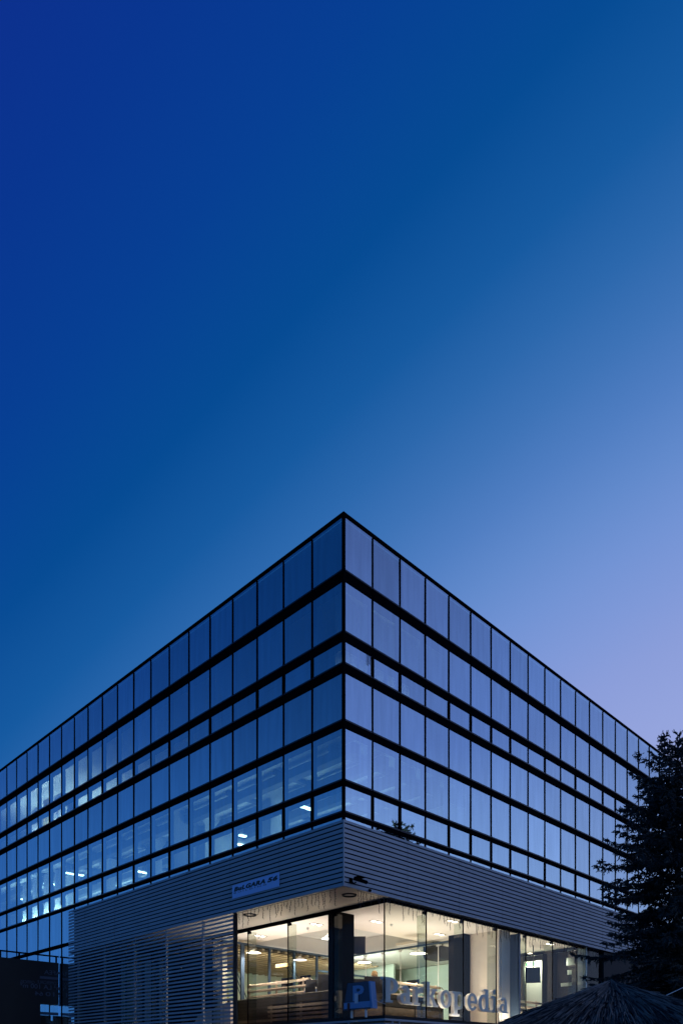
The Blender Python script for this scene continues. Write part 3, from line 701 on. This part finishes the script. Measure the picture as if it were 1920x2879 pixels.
# black screens
def screen(name,v,u,z,w_,h_,rot,label,mount):
    t=thing(name,label,'screen',(v,u,z)); t.rotation_euler=(0,0,rot); OR[t]=(0,0,0)
    b=MB(); b.box((-w_/2,-.02,-h_/2),(w_/2,.035,h_/2)); part('display',b,M['screen'],t)
    b=MB(); b.box((-w_/2-.012,-.012,-h_/2-.012),(w_/2+.012,.045,-h_/2-.001)); b.box((-w_/2-.012,-.012,h_/2+.001),(w_/2+.012,.045,h_/2+.012)); part('bezel',b,M['blackmat'],t)
    b=MB(); b.tube([(0,.05,.05),(0,.12,.05),(0,.12,mount)],.02,8); part('mount',b,M['blackmat'],t)
    return t
v,u=to_vu((976-960)/F*25.0,25.0); zc=z_at(2659,v,u)
screen('wall_screen',v,u,zc,1.24,.57,0,'dark blue screen hanging behind the corner column',ZH+.5-zc)
v,u=to_vu((1499-960)/F*29.2,29.2); zc=z_at(2743,v,u)
screen('wall_screen',v,u,zc,.56,.6,-.25,'black tilted screen in the right bay below the green exit sign',ZH-zc)
# ceiling unit (dark box)
v,u=on_z(1226,2698,5.85); b=MB(); b.prism([(v-.5,5.95),(v-.4,5.8),(v+.35,5.8),(v+.5,5.95),(v+.5,6.3),(v-.5,6.3)],1,u-.45,u+.25); 
for s in (-.3,.3): b.box((v+s-.015,u-.1,6.3),(v+s+.015,u-.07,ZH))
solo('ceiling_unit',b,M['chair'],'dark boxy unit hanging from the ceiling above the letters, beside the large pendant','ceiling unit',(v,u,5.8))
# exit sign
v,u=13.1,u_at(1491,13.1); z=z_at(2712,v,u)
t=thing('exit_sign','small green emergency exit sign glowing above the tilted black screen','sign',(v,u,z))
b=MB(); b.box((v,u-.20,z-.085),(v+.05,u+.20,z+.085)); part('panel',b,M['exit'],t)
b=MB()
b.box((v-.006,u-.17,z-.05),(v-.002,u-.06,z+.05)); b.box((v-.006,u-.03,z-.02),(v-.002,u+.07,z+.02)); b.add([(v-.004,u+.07,z+.05),(v-.004,u+.15,z),(v-.004,u+.07,z-.05)],[(0,1,2)])
part('pictogram',b,M['exitw'],t)
b=MB(); b.tube([(v+.03,u,z+.086),(v+.03,u,6.28)],.01,6); part('hanger',b,M['blackmat'],t)

# office luminaires seen through the coated glass (left side)
lab=['longest bright tube light in the pane next to the corner, above the louvres','bright tube light in the fourth low pane from the corner','square bright light low in the ninth pane from the corner',
 'round bright light behind the left part of the second floor glazing','second bright light beside the round one on the second floor left','small bright light far left among the pale curtains','bright light above the pale curtains, second floor far left','small bright light right of the pale curtains','small tube light in the low pane left of the office column']
for i,(px,py,L_) in enumerate([(846,2266,1.2),(682,2350,.3),(397,2452,.6),(200,2457,.5),(223,2460,.4),(67,2530,.35),(133,2485,.3),(152,2487,.3),(676,2375,.3)]):
    z=10.45 if i!=8 else 10.2
    v,u=on_z(px,py,z); b=MB(); b.box((v-L_/2,u-.07,z-.04),(v+L_/2,u+.07,z)); t=thing('tube_light',lab[i],'lamp',(v,u,z),group='office lights seen through the coated glass')
    part('tube',b,M['lumi'],t)
    b=MB(); b.box((v-L_/2,u-.09,z+.002),(v+L_/2,u+.09,z+.05)); b.tube([(v,u,z+.05),(v,u,11.05)],.008,6); part('housing',b,M['white'],t)
C1=(.80,.95,1)  # tint of the added fill lamps that brighten the office ceilings
area_light('added_office_fill',2.8,5.8,8.3,(0,0,1),3.6,5,230,C1)
area_light('added_office_fill',4.0,13.0,8.3,(0,0,1),5,6,260,C1)
area_light('added_office_fill',4.0,21.5,8.3,(0,0,1),5,7,800,C1)
area_light('added_office_fill',.36,22.0,8.64,(.6,0,.8),6.5,.05,420,C1)  # added strip grazing the curtain fronts from below
area_light('added_office_fill',.36,21.5,12.71,(.6,0,.8),6.5,.05,190,(.95,.95,1))  # same added strip one floor up
area_light('added_office_fill',2.0,.33,12.71,(0,.35,.93),3.4,.05,7,(.85,.93,1))  # added faint fill for the curtains right of the corner
area_light('added_office_fill',3.2,21.5,12.0,(0,0,1),3.5,5,330,(.95,.95,1))
# curtains
def curtain(k,side,z0,z1,f0,f1,mat,label,dep=.58):
    if side=='L': a0=OL+WL*k+f0*WL; a1=OL+WL*k+f1*WL
    else: a0=ORR+WR*k+f0*WR; a1=ORR+WR*k+f1*WR
    b=MB(); nseg=26; top=[];bot=[]; rr=random.Random(k)
    ph=rr.uniform(0,6)
    for i in range(nseg+1):
        a=a0+(a1-a0)*i/nseg; d=dep+.025*math.sin(i*1.7+ph)+.012*math.sin(i*.6)
        if side=='L': top.append((d,a,z1)); bot.append((d*1.02,a,z0))
        else: top.append((a,d,z1)); bot.append((a,d*1.02,z0))
    th=[tuple(x+(.006 if j==(0 if side=='L' else 1) else 0) for j,x in enumerate(p)) for p in top+bot]
    vs=top+bot+th; m_=nseg+1; fs=[]
    for i in range(nseg):
        fs+= [(i,i+1,m_+i+1,m_+i),(2*m_+i+1,2*m_+i,3*m_+i,3*m_+i+1)]
    fs+=[(0,m_,3*m_,2*m_),(m_-1,2*m_+m_-1,3*m_+m_-1,m_+m_-1)]
    b.add(vs,fs)
    org=(dep,(a0+a1)/2,z0) if side=='L' else ((a0+a1)/2,dep,z0)
    solo('curtain',b,mat,label,'curtain',org,group='curtains behind the coated office glass',smooth=True)
cl2=['tall pale curtain, second floor left, rightmost of the lit row','tall pale curtain, second floor left, second from the right of the lit row','tall pale curtain, second floor left, third from the right of the lit row','tall pale curtain at the left end of the lit second floor row']
for i,k in enumerate((15,16,17,18)): curtain(k,'L',8.22,10.75,.0,.62,M['curt'],cl2[i])
cl3=['pale third floor curtain, rightmost of the lit row','pale third floor curtain left of the rightmost one','yellow blind in the lit third floor row','pale third floor curtain at the left end of the lit row']
for i,k in enumerate((14,15,16,17)): curtain(k,'L',11.95,[13.9,14.2,14.3,14.2][i],.0,.66,M['curty'] if i==2 else M['curt'],cl3[i])
cr3=['whitish curtain in the third floor pane right of the building corner','whitish curtain in the second third floor pane right of the corner','whitish curtain in the third pane right of the corner, third floor']
for k in range(3): curtain(k,'R',12.0,14.9,.05 if k else .2,.92,M['curt'],cr3[k],.55)

# ============================================================ signs
def text_mb(body,size,shear=0,offset=0,sp=1.0):
    cu=bpy.data.curves.new('txt','FONT'); cu.body=body; cu.size=size; cu.shear=shear; cu.offset=offset; cu.space_character=sp; cu.extrude=.0; cu.resolution_u=3
    o=bpy.data.objects.new('txt',cu); COL.objects.link(o)
    dg=bpy.context.evaluated_depsgraph_get(); dg.update(); me=bpy.data.meshes.new_from_object(o.evaluated_get(dg))
    bm=bmesh.new(); bm.from_mesh(me)
    vs=[tuple(v.co) for v in bm.verts]; bm.verts.index_update(); fs=[tuple(v.index for v in f.verts) for f in bm.faces]; bm.free()
    bpy.data.objects.remove(o); bpy.data.curves.remove(cu); bpy.data.meshes.remove(me)
    return vs,fs
def textpart(name,body,fit_w,fit_h,mapf,mat,parent,th=.006,shear=0,offset=0,sp=1.0):
    """text scaled to fit_w x fit_h; mapf(s,t,d) -> frame coords (s right, t up, d outwards)"""
    vs,fs=text_mb(body,1.0,shear,offset,sp)
    x0=min(v[0] for v in vs); x1=max(v[0] for v in vs); y0=min(v[1] for v in vs); y1=max(v[1] for v in vs)
    b=MB(); S=[((v[0]-x0)/(x1-x0)*fit_w,(v[1]-y0)/(y1-y0)*fit_h) for v in vs]
    n=len(S); b.add([mapf(s,t,th) for s,t in S]+[mapf(s,t,0) for s,t in S],fs+[tuple(i+n for i in f[::-1]) for f in fs])
    # side walls
    cnt={}
    for f in fs:
        for i in range(len(f)):
            e=(f[i],f[(i+1)%len(f)]); cnt[e]=cnt.get(e,0)+1
    b.f+=[(e[1],e[0],e[0]+n,e[1]+n) for e in cnt if (e[1],e[0]) not in cnt]; b.m+=[0]*(len(b.f)-len(b.m))
    return part(name,b,mat,parent)
# nameplate on the louvre fascia (left facade, x=v)
xp=PR-.016
ua,ub=u_at(654,xp),u_at(786,xp)
zt=z_at(2491.5,xp,ua); zb=z_at(2529,xp,ua)
t=thing('name_plate','pale blue plate with black building name on the louvres left of the corner','sign',(xp,(ua+ub)/2,zb))
b=MB(); b.box((xp-.012,ub,zb),(xp,ua,zt)); part('plate',b,M['plate'],t)
Wp=ua-ub; Hp=zt-zb
mp=lambda s0,t0: (lambda s,t_,d: (xp-.0125-d,ua-(s0+s),zb+t0+t_))
textpart('name_lettering','BuLGARA',Wp*.68,Hp*.34,mp(Wp*.04,Hp*.48),M['ink'],t,.004,.22,.06,1.12)
textpart('number_lettering','56',Wp*.21,Hp*.34,mp(Wp*.76,Hp*.48),M['ink'],t,.004,.22,.06,1.12)
textpart('subtitle_lettering','B U I L D I N G',Wp*.70,Hp*.09,mp(Wp*.04,Hp*.34),M['ink'],t,.004)

# slab-serif lettering behind the right glass (plane y=u)
def ring(b,cx,cy,rx,ry,tx,ty,a0,a1,D,n_=18):
    outer=[];inner=[]
    for i in range(n_+1):
        a=math.radians(a0+(a1-a0)*i/n_); outer.append((cx+rx*math.cos(a),cy+ry*math.sin(a))); inner.append((cx+(rx-tx)*math.cos(a),cy+(ry-ty)*math.sin(a)))
    full=abs(a1-a0)>=359.9
    m_=n_+1; vs=[]
    for d in D:
        vs+=[(p[0],d,p[1]) for p in outer]+[(p[0],d,p[1]) for p in inner]
    for i in range(n_):
        o0,o1,i0,i1=i,i+1,m_+i,m_+i+1
        k=2*m_
        b['f'].append(([vs[o0],vs[o1],vs[i1],vs[i0]],0)); b['f'].append(([vs[k+o0],vs[k+i0],vs[k+i1],vs[k+o1]],1))
        b['f'].append(([vs[o1],vs[o0],vs[k+o0],vs[k+o1]],1)); b['f'].append(([vs[i0],vs[i1],vs[k+i1],vs[k+i0]],1))
    if not full:
        for e in (0,n_): b['f'].append(([vs[e],vs[m_+e],vs[2*m_+m_+e],vs[2*m_+e]],1))
def poly(b,pts,D):
    n_=len(pts); fr=[(p[0],D[0],p[1]) for p in pts]; bk=[(p[0],D[1],p[1]) for p in pts]
    b['f'].append((fr,0)); b['f'].append((bk[::-1],1))
    for i in range(n_): b['f'].append(([fr[i],fr[(i+1)%n_],bk[(i+1)%n_],bk[i]],1))
def rect(b,x0,y0,x1,y1,D): poly(b,[(x0,y0),(x1,y0),(x1,y1),(x0,y1)],D)
def glyph(ch):
    b={'f':[]}; c=[0]
    def D():
        c[0]+=1; return (0+.0012*c[0],1-.0012*c[0])
    if ch=='P':
        rect(b,.14,0,.40,1.32,D()); rect(b,0,0,.54,.13,D()); rect(b,0,1.19,.40,1.33,D())
        ring(b,.42,.90,.44,.43,.26,.14,-90,90,D()); rect(b,.38,1.19,.43,1.328,D()); rect(b,.38,.472,.43,.61,D())
    if ch=='a':
        rect(b,.52,.0,.76,.72,D()); rect(b,.70,0,.90,.13,D())
        ring(b,.40,.66,.36,.34,.24,.14,0,150,D()); ring(b,.34,.30,.34,.30,.24,.13,0,360,D())
    if ch=='r':
        rect(b,.14,0,.38,1.0,D()); rect(b,0,0,.54,.13,D()); rect(b,0,.87,.38,1.002,D()); ring(b,.66,.64,.34,.36,.24,.22,70,180,D()); rect(b,.60,.70,.84,1.0,D())
    if ch=='k':
        rect(b,.12,0,.36,1.36,D()); rect(b,0,0,.48,.12,D()); rect(b,0,1.24,.36,1.362,D())
        poly(b,[(.34,.50),(.62,.98),(.90,.98),(.52,.40)],D()); poly(b,[(.40,.62),(.58,.70),(.98,.0),(.68,.0)],D()); rect(b,.54,.88,.96,1.0,D()); rect(b,.60,0,1.04,.12,D())
    if ch=='o': ring(b,.44,.5,.44,.52,.25,.15,0,360,D(),28)
    if ch=='p':
        rect(b,.14,-.40,.38,1.0,D()); rect(b,0,-.42,.52,-.29,D()); rect(b,0,.87,.38,1.002,D()); ring(b,.50,.5,.40,.52,.25,.15,-110,110,D(),24); ring(b,.50,.5,.26,.52,.11,.15,100,260,D(),10)
    if ch=='e':
        ring(b,.44,.5,.44,.52,.25,.15,0,320,D(),26); rect(b,.20,.42,.84,.55,D())
    if ch=='d':
        rect(b,.56,0,.80,1.36,D()); rect(b,.44,1.24,.80,1.362,D()); rect(b,.70,0,.94,.12,D()); ring(b,.42,.5,.42,.52,.25,.15,60,300,D(),22); ring(b,.42,.5,.28,.52,.12,.15,-70,70,D(),10)
    if ch=='i':
        rect(b,.14,0,.38,1.0,D()); rect(b,0,0,.54,.13,D()); rect(b,0,.87,.38,1.002,D()); ring(b,.26,1.26,.16,.16,.159,.159,0,360,D(),16)
    return b
UL=.14
t=thing('lettering_sign','row of thick slab serif letters reading Parkopedia standing behind the right hand glass','sign',(5.0,UL,3.2))
boxes=[('P',1074,1120),('a',1121,1158),('r',1159,1190),('k',1191,1232),('o',1234,1269),('p',1267,1307),('e',1310,1342),('d',1341,1378),('i',1377,1400),('a',1400,1429)]
XH=.56; ZBASE=3.50; DEPTH=.13
for ch,x0,x1 in boxes:
    va,vb=v_at(x0+4,UL),v_at(x1,UL); gb=glyph(ch); xs=[p[0] for f,_ in gb['f'] for p in f]; gx0,gx1=min(xs),max(xs); s=(vb-va)/(gx1-gx0)
    b=MB()
    for f,mi in gb['f']:
        b.add([(va+(p[0]-gx0)*s,UL+p[1]*DEPTH,ZBASE+p[2]*XH*1.0) for p in f],[tuple(range(len(f)))],mi)
    part('letter',b,[M['letter'],M['letside']],t)
b=MB(); b.box((v_at(1079,UL),UL+.16,3.62),(v_at(1425,UL),UL+.18,3.65))
for px in (1090,1180,1250,1330,1415): vv=v_at(px,UL); b.box((vv-.015,UL+.181,ZF),(vv+.015,UL+.2,3.65))
part('support_rail',b,M['blackmat'],t)

# blue parking-style logo box on the ledge
vs_=1.28; 
t=thing('logo_sign','tapered blue box sign with a light blue letter P on the ledge at the corner','sign',(vs_+.12,.85,3.05))
def uu(px): return u_at(px,vs_)
zb=z_at(2840,vs_,.85); zt=z_at(2765,vs_,.85)
a0,a1=uu(966),uu(1041); c0,c1=uu(977),uu(1035)
fr=[(a0,zb),(a1,zb),(c1,zt),(c0,zt)]
b=MB(); b.prism(fr,0,vs_,vs_+.20); part('box_body',b,M['signblue'],t)
b=MB(); b.add([(vs_-.004,a1-.012,zb),(vs_-.004,a1-.09,zb),(vs_-.004,c1-.075,zt),(vs_-.004,c1-.012,zt),(vs_+.21,a1-.012,zb),(vs_+.21,a1-.09,zb),(vs_+.21,c1-.075,zt),(vs_+.21,c1-.012,zt)],[(0,1,2,3),(7,6,5,4),(0,4,5,1),(1,5,6,2),(2,6,7,3),(3,7,4,0)])
part('side_strip',b,M['signlight'],t)
b=MB(); b.box((vs_-.018,a1-.002,zb+.03),(vs_-.006,a0-.03,zb+.21)); part('lower_strip',b,M['signlight'],t)
b=MB(); b.box((vs_-.024,a0-.28,zb-.05),(vs_-.0185,a0-.17,zb+.2)); part('brown_patch',b,M['signred'],t)
b=MB(); b.box((vs_-.024,uu(1008),zb+.17),(vs_-.019,uu(998),zb+.46)); part('white_stripe',b,M['signwhite'],t)
b=MB(); b.box((vs_-.006,a0+.0,zb-.012),(vs_,a1,zb-.001)); b.prism([(a0,zb),(a0+.012,zb),(c0+.012,zt),(c0,zt)],0,vs_-.006,vs_+.0); b.box((vs_-.006,c0,zt),(vs_,c1,zt+.012)); part('trim',b,M['edge'],t)
mp2=lambda s,t_,d:(vs_-.0025-d,uu(993)-s,zb+.24+t_)
textpart('letter_p','P',uu(993)-uu(1024),zt-zb-.33,mp2,M['signlight'],t,.012,0,.03)
b=MB()
for x in (a0-.25,a1+.25): b.box((vs_+.06,x-.02,3.052),(vs_+.12,x+.02,zb-.001))
b.tube([(vs_+.1,a1,zb+.3),(vs_+.2,a1-.15,zb+.18),(vs_+.3,a1-.32,zb+.12)],.006,6)
part('bracket',b,M['white'],t)
# ------------------------------------------------------------ security camera
vv=v_at(985,PR); t=thing('security_camera','black security camera on a bracket at the corner of the louvre fascia','camera',(vv,PR,6.62))
b=MB(); b.box((vv-.06,PR-.05,6.58),(vv+.04,PR-.013,6.72)); part('wall_bracket',b,M['black'],t)
b=MB(); b.tube([(vv-.01,PR-.05,6.62),(vv+.0,PR-.14,6.55),(vv+.05,PR-.16,6.60)],.018,8); part('arm',b,M['black'],t)
b=MB(); b.tube([(vv+.0,PR-.13,6.70),(vv+.06,PR-.17,6.68),(vv+.30,PR-.33,6.60)],[.05,.055,.05],12); b.box((vv+.02,PR-.30,6.735),(vv+.30,PR-.12,6.745)); part('camera_body',b,M['black'],t)
b=MB(); b.tube([(vv+.301,PR-.331,6.60),(vv+.315,PR-.34,6.596)],.035,12); part('lens',b,M['screen'],t)
vv=v_at(1036,PR); b=MB(); b.lathe([(.001,-.06),(.035,-.05),(.045,0),(.02,.01)],(vv,PR-.06,6.52),12); b.box((vv-.02,PR-.06,6.51),(vv+.02,PR-.013,6.54)); solo('small_sensor',b,M['black'],'tiny black dome sensor on the fascia right of the security camera','sensor',(vv,PR-.05,6.5))

# ------------------------------------------------------------ icicle light strings
def icicles(side,a0,a1,step,label):
    rr=random.Random(11 if side=='L' else 12)
    t=thing('icicle_light_string',label,'light string',(PR,(a0+a1)/2,ZB) if side=='L' else ((a0+a1)/2,PR,ZB),group='unlit icicle light strings under the fascia')
    def P_(a,d,z): return (d,a,z) if side=='L' else (a,d,z)
    pts=[P_(a0+(a1-a0)*i/60,PR+.03+.008*math.sin(i*1.9),ZB-.02-.015*abs(math.sin(i*.7))) for i in range(61)]
    b=MB(); b.tube(pts,.006,5); part('cable',b,M['wire'],t)
    a=a0+.05
    while a<a1:
        L_=rr.choice([.12,.2,.3,.38,.46])*rr.uniform(.8,1.1); z=ZB-.02; x=a; d=PR+.03; pts=[P_(x,d,z)]; b=MB(); 
        k=0
        while z>ZB-.02-L_:
            z-=rr.uniform(.05,.08); x+=rr.uniform(-.022,.022); pts.append(P_(x,d+rr.uniform(-.012,.012),z))
            sgn=rr.choice((-1,1)); b.tube([P_(x,d,z),P_(x+sgn*.022,d,z-.016),P_(x+sgn*.026,d,z-.036)],[.005,.008,.003],5)
        b.tube(pts,.0065,5); part('light_strand',b,M['wire'],t)
        a+=step*rr.uniform(.6,1.4)
icicles('L',.1,u_at(664,PR),.17,'unlit icicle light string hanging under the left fascia over the lit soffit')
icicles('R',.35,14.8,.16,'unlit icicle light string hanging under the right hand fascia over the glass')

# ============================================================ annex at left
UA=17.6; zA=6.2
t=thing('annex','black clad annex wall with faint mirrored lettering left of the louvre screen','building',(-4,UA,0))
b=MB(); wv=MB()
hz0=z_at(2824,-.9,UA)
vh=v_at(113,UA)
b.box((-9,UA,0),(vh,UA+.25,zA)); b.box((vh+.001,UA,hz0),(-.06,UA+.25,zA)); b.box((-9,UA+.26,0),(-8.8,UA+4,zA-.01)); part('wall',b,M['annex'],t)
b=MB(); b.box((vh+.01,UA+.08,0),(-.06,UA+.1,hz0-.002)); fixn(part('window',b,M['clear'],t))
b=MB(); 
for py in (2848,2852): 
    z=z_at(py,-.9,UA); b.box((vh+.01,UA+.04,z-.03),(-.06,UA+.078,z+.03))
b.box((-.9,UA+.03,0),(-.86,UA+.079,hz0-.003)); part('window_frame',b,M['leafc'],t)
b=MB(); b.box((vh+.02,UA+.8,0),(-.06,UA+.9,z_at(2852,-.9,UA))); b.box((vh+.02,UA+.6,0),(-.06,UA+.62,z_at(2868,-.9,UA))); part('inner_ledge',b,M['annex'],t)
b=MB(); zr=6.485
b.tube([(-9,UA+.1,zr),(-.02,UA+.1,zr)],.035,8)
part('handrail',b,M['black'],t)
for px in (1,54,158):
    vv=v_at(px,UA+.1); b=MB(); b.box((vv-.03,UA+.07,zA),(vv+.03,UA+.13,zr-.03)); part('rail_post',b,M['black'],t)
def annex_text(body,px0,px1,py0,py1,off=0):
    va,vb=v_at(px0,UA),v_at(px1,UA); vm=(va+vb)/2; z1=z_at(py0,vm,UA); z0=z_at(py1,vm,UA)
    mpf=lambda s,t_,d:(vb-s,UA-.002-d,z0+t_)     # mirrored: runs right to left
    textpart('mirrored_lettering',body,vb-va,z1-z0,mpf,M['vinyl'],t,.004,0,off)
annex_text('CAFEA',124,183,2731,2743,.01)
annex_text('SPATII',170,190,2761,2770)
annex_text('COMERCIALE',105,165,2760,2769)
annex_text('OFFICES',57,97,2758,2767)
annex_text('0 m\u00b2 LA 100 m\u00b2',57,188,2770,2783,.01)
annex_text('64',98,121,2789,2801,.01)
annex_text('10',128,153,2791,2803,.01)
annex_text('12',163,178,2793,2804,.01)
b=MB(); vv=v_at(112,UA); b.box((vv,UA-.008,z_at(2752,-1,UA)),(-.07,UA-.002,z_at(2745,-1,UA))); part('sign_stripe',b,M['vinyl'],t)
b=MB()
for px0,px1 in ((142,148),(151,155),(160,174),(181,190)): 
    b.box((v_at(px0,UA),UA+.03,hz0-.05),(v_at(px1,UA),UA+.036,hz0-.02))
part('white_strip',b,M['white'],t)  # short plain white pieces under the head of the opening

# ============================================================ spruce
def spruce_meshes(H_,seed):
    rr=random.Random(seed); cr_=MB(); tk=MB()
    tk.tube([(0,0,0),(.02,0,H_*.4),(0,.01,H_*.8),(0,0,H_-.12)],[.13,.09,.035,.008],10)
    V=cr_.v; Fc=cr_.f
    def spin(p,d,L_,r):
        up=Vector((0,0,1)) if abs(d.z)<.9 else Vector((1,0,0)); a=d.cross(up).normalized(); b=a.cross(d)
        n=len(V); m_=p+d*(L_*.45); e=p+d*L_
        V.append(tuple(p)); V.append(tuple(m_+a*r)); V.append(tuple(m_+(b*.87-a*.5)*r)); V.append(tuple(m_-(b*.87+a*.5)*r)); V.append(tuple(e))
        Fc.extend([(n,n+2,n+1),(n,n+3,n+2),(n,n+1,n+3),(n+4,n+1,n+2),(n+4,n+2,n+3),(n+4,n+3,n+1)])
    def twig(p,d,L_):
        # a needled shoot: bristle of short spindles
        spin(p,d,L_,.017)
        k=max(3,int(L_/.028))
        up=Vector((0,0,1)); a=d.cross(up); a=a.normalized() if a.length>1e-3 else Vector((1,0,0)); b=a.cross(d)
        for i in range(k):
            s=(i+.5)/k*L_; th=rr.uniform(0,6.28); q=(a*math.cos(th)+b*math.sin(th))*.75+d*.8; q.normalize(); spin(p+d*s,q,rr.uniform(.035,.055),.010)
    z=H_-.03
    spin(Vector((0,0,H_-.5)),Vector((.12,.05,1)).normalized(),.50,.016)
    for k in range(14):
        th=rr.uniform(0,6.28); twig(Vector((0,0,H_-.5+.03*k)),Vector((math.cos(th)*.7,math.sin(th)*.7,.75)).normalized(),.10+.006*(14-k))
    z=H_-.38
    while z>.7:
        t=H_-z
        R0=1.58*(1-math.exp(-t/1.5))+.03*t
        nb=5 if t<1.0 else 8
        off=rr.uniform(0,6.28)
        for j in range(nb):
            az=off+j*6.283/nb+rr.uniform(-.3,.3); L_=max(.18,R0*rr.uniform(.66,1.10)); 
            if rr.random()<.10: L_*=.6
            el=.75-.55*min(1,t/1.2)-.25*min(1,max(0,t-1.5)/3)+rr.uniform(-.12,.12)
            dh=Vector((math.cos(az),math.sin(az),0)); side=Vector((-dh.y,dh.x,0))
            nseg=max(3,int(L_/.12)); p=Vector((0,0,z+rr.uniform(-.06,.06))); prev=p.copy(); pts=[p.copy()]
            for s in range(nseg):
                f=(s+1)/nseg; e=el-.30*math.sin(f*3.1)+.45*max(0,f-.6)
                p=p+(dh*math.cos(e)+Vector((0,0,math.sin(e)))).normalized()*(L_/nseg); pts.append(p.copy())
            tk.tube(pts,[.018*(1-.8*i/nseg)*(.5+.3*min(2,L_)) for i in range(nseg+1)],4,cap=False)
            for s in range(1,nseg+1):
                f=s/nseg; p=pts[s]; d=(pts[s]-pts[s-1]).normalized()
                if f<.12: continue
                SL=(.10+.34*(1-f)*min(1,L_))*rr.uniform(.7,1.15)
                for sg in (-1,1):
                    dd=(d*.75+side*sg*.8+Vector((0,0,rr.uniform(-.30,.12)))).normalized()
                    q=p; m2=max(1,int(SL/.10))
                    for h in range(m2):
                        twig(q,dd,.12)
                        if h<m2:
                            for g in (-1,1):
                                d3=(dd*.7+d*.5*g+Vector((0,0,rr.uniform(-.5,.1)))).normalized()
                                twig(q+dd*.05,d3,rr.uniform(.06,.11))
                        q=q+dd*.10
                twig(p,d,.13)
                if rr.random()<.7: twig(p,(Vector((0,0,-1))+d*.3+side*rr.uniform(-.5,.5)).normalized(),rr.uniform(.08,.16))
            twig(pts[-1],d,.12)
            for sg in (-1,1): twig(pts[-1],(d+side*sg*.9).normalized(),.09)
        z-=.115+.03*min(1,t/3)
    return cr_,tk
HT=7.61
crb,tkb=spruce_meshes(HT,5)
X1=945/F*13
t=thing('spruce_tree','tall dark spruce standing close at the right edge in front of the facade','tree',(X1,13,0),'w',group='spruce trees'); OR[t]=(0,0,0)
c1_=part('crown',crb,M['needle'],t); k1_=part('trunk',tkb,M['bark'],t)
t2=t.copy(); COL.objects.link(t2); t2.location=(13.9,22.5,0); t2.scale=(1.7,1.7,1.71); t2.rotation_euler=(0,0,2.1); t2['label']='second larger spruce beyond the right edge, seen mirrored in the panes above the louvres'
for ch in (c1_,k1_):
    q=ch.copy(); COL.objects.link(q); q.parent=t2

# ============================================================ thatched umbrella
XU,YU=3.30,9.0; AP=2.635
t=thing('thatched_umbrella','dark straw thatched parasol with a low conical top at lower right','umbrella',(XU,YU,0),'w'); OR[t]=(0,0,0)
b=MB(); b.tube([(0,0,0),(0,0,AP-.08)],.05,12); part('pole',b,M['polew'],t)
def zc_(r): return AP-.015-.30*r-.045*r*r+.03*math.exp(-r/.15)
b=MB(); prof=[(r,zc_(r)-.10) for r in [.001,.1,.25,.5,.9,1.3,1.7,1.9]]; b.lathe(prof,(0,0,0),40); b.lathe([(r,z-.03) for r,z in prof][::-1],(0,0,0),40); part('canopy_base',b,M['straw2'],t)
for k in range(8):
    a=k*math.pi/4; b=MB(); b.tube([(.04*math.cos(a),.04*math.sin(a),zc_(0)-.22),(1.85*math.cos(a),1.85*math.sin(a),zc_(1.85)-.17)],.018,6); part('rib',b,M['polew'],t)
rr=random.Random(9); b=MB(); b2=MB()
for i in range(13000):
    r0=1.95*math.sqrt(rr.random())**1.15; a=rr.uniform(0,6.283); L_=rr.uniform(.25,.6); w_=rr.uniform(.003,.008)
    r0=max(0,r0-.25); da=rr.gauss(0,.06)/(r0+.35)*.5; lift=rr.uniform(-.055,.02)
    pts=[]
    for s in (0,.5,1):
        r=r0+L_*s; aa=a+da*s; pts.append(Vector((r*math.cos(aa),r*math.sin(aa),zc_(min(r,2.05))+lift-(.12*(r-2.0) if r>2 else 0)+rr.uniform(-.008,.008)+(.03*s if rr.random()<.08 else 0))))
    side=Vector((-math.sin(a),math.cos(a),0))*w_; up=Vector((0,0,w_*1.2))
    n=len(b.v)
    for p in pts: b.v+= [tuple(p-side),tuple(p+up),tuple(p+side)]
    for s in (0,1):
        q=n+s*3; b.f+=[(q,q+1,q+4,q+3),(q+1,q+2,q+5,q+4)]; b.m+=[1 if i%3==0 else 0]*2
part('thatch',b,[M['straw'],M['straw2']],t)
# guy wire at right
p0=((1850-960)/F*9.6,9.6,CAMZ+(3000-2808)*9.6/F); p1=((1960-960)/F*9.6,9.6,CAMZ+(3000-2752)*9.6/F)
b=MB(); dx=(p1[0]-p0[0]); dz=(p1[2]-p0[2])
pts=[(p0[0]+dx*s,9.6,p0[2]+dz*s-.03*math.sin(min(1,s/4)*3.14)) for s in (0,.5,1,1.5,2,3,4)]
pts=[(p0[0]-dx*.4,9.2,p0[2]-dz*.4)]+pts
b.tube(pts,.005,6); solo('guy_wire',b,M['white'],'thin pale wire slanting up to the right above the thatched parasol','cable',p0,frame='w')
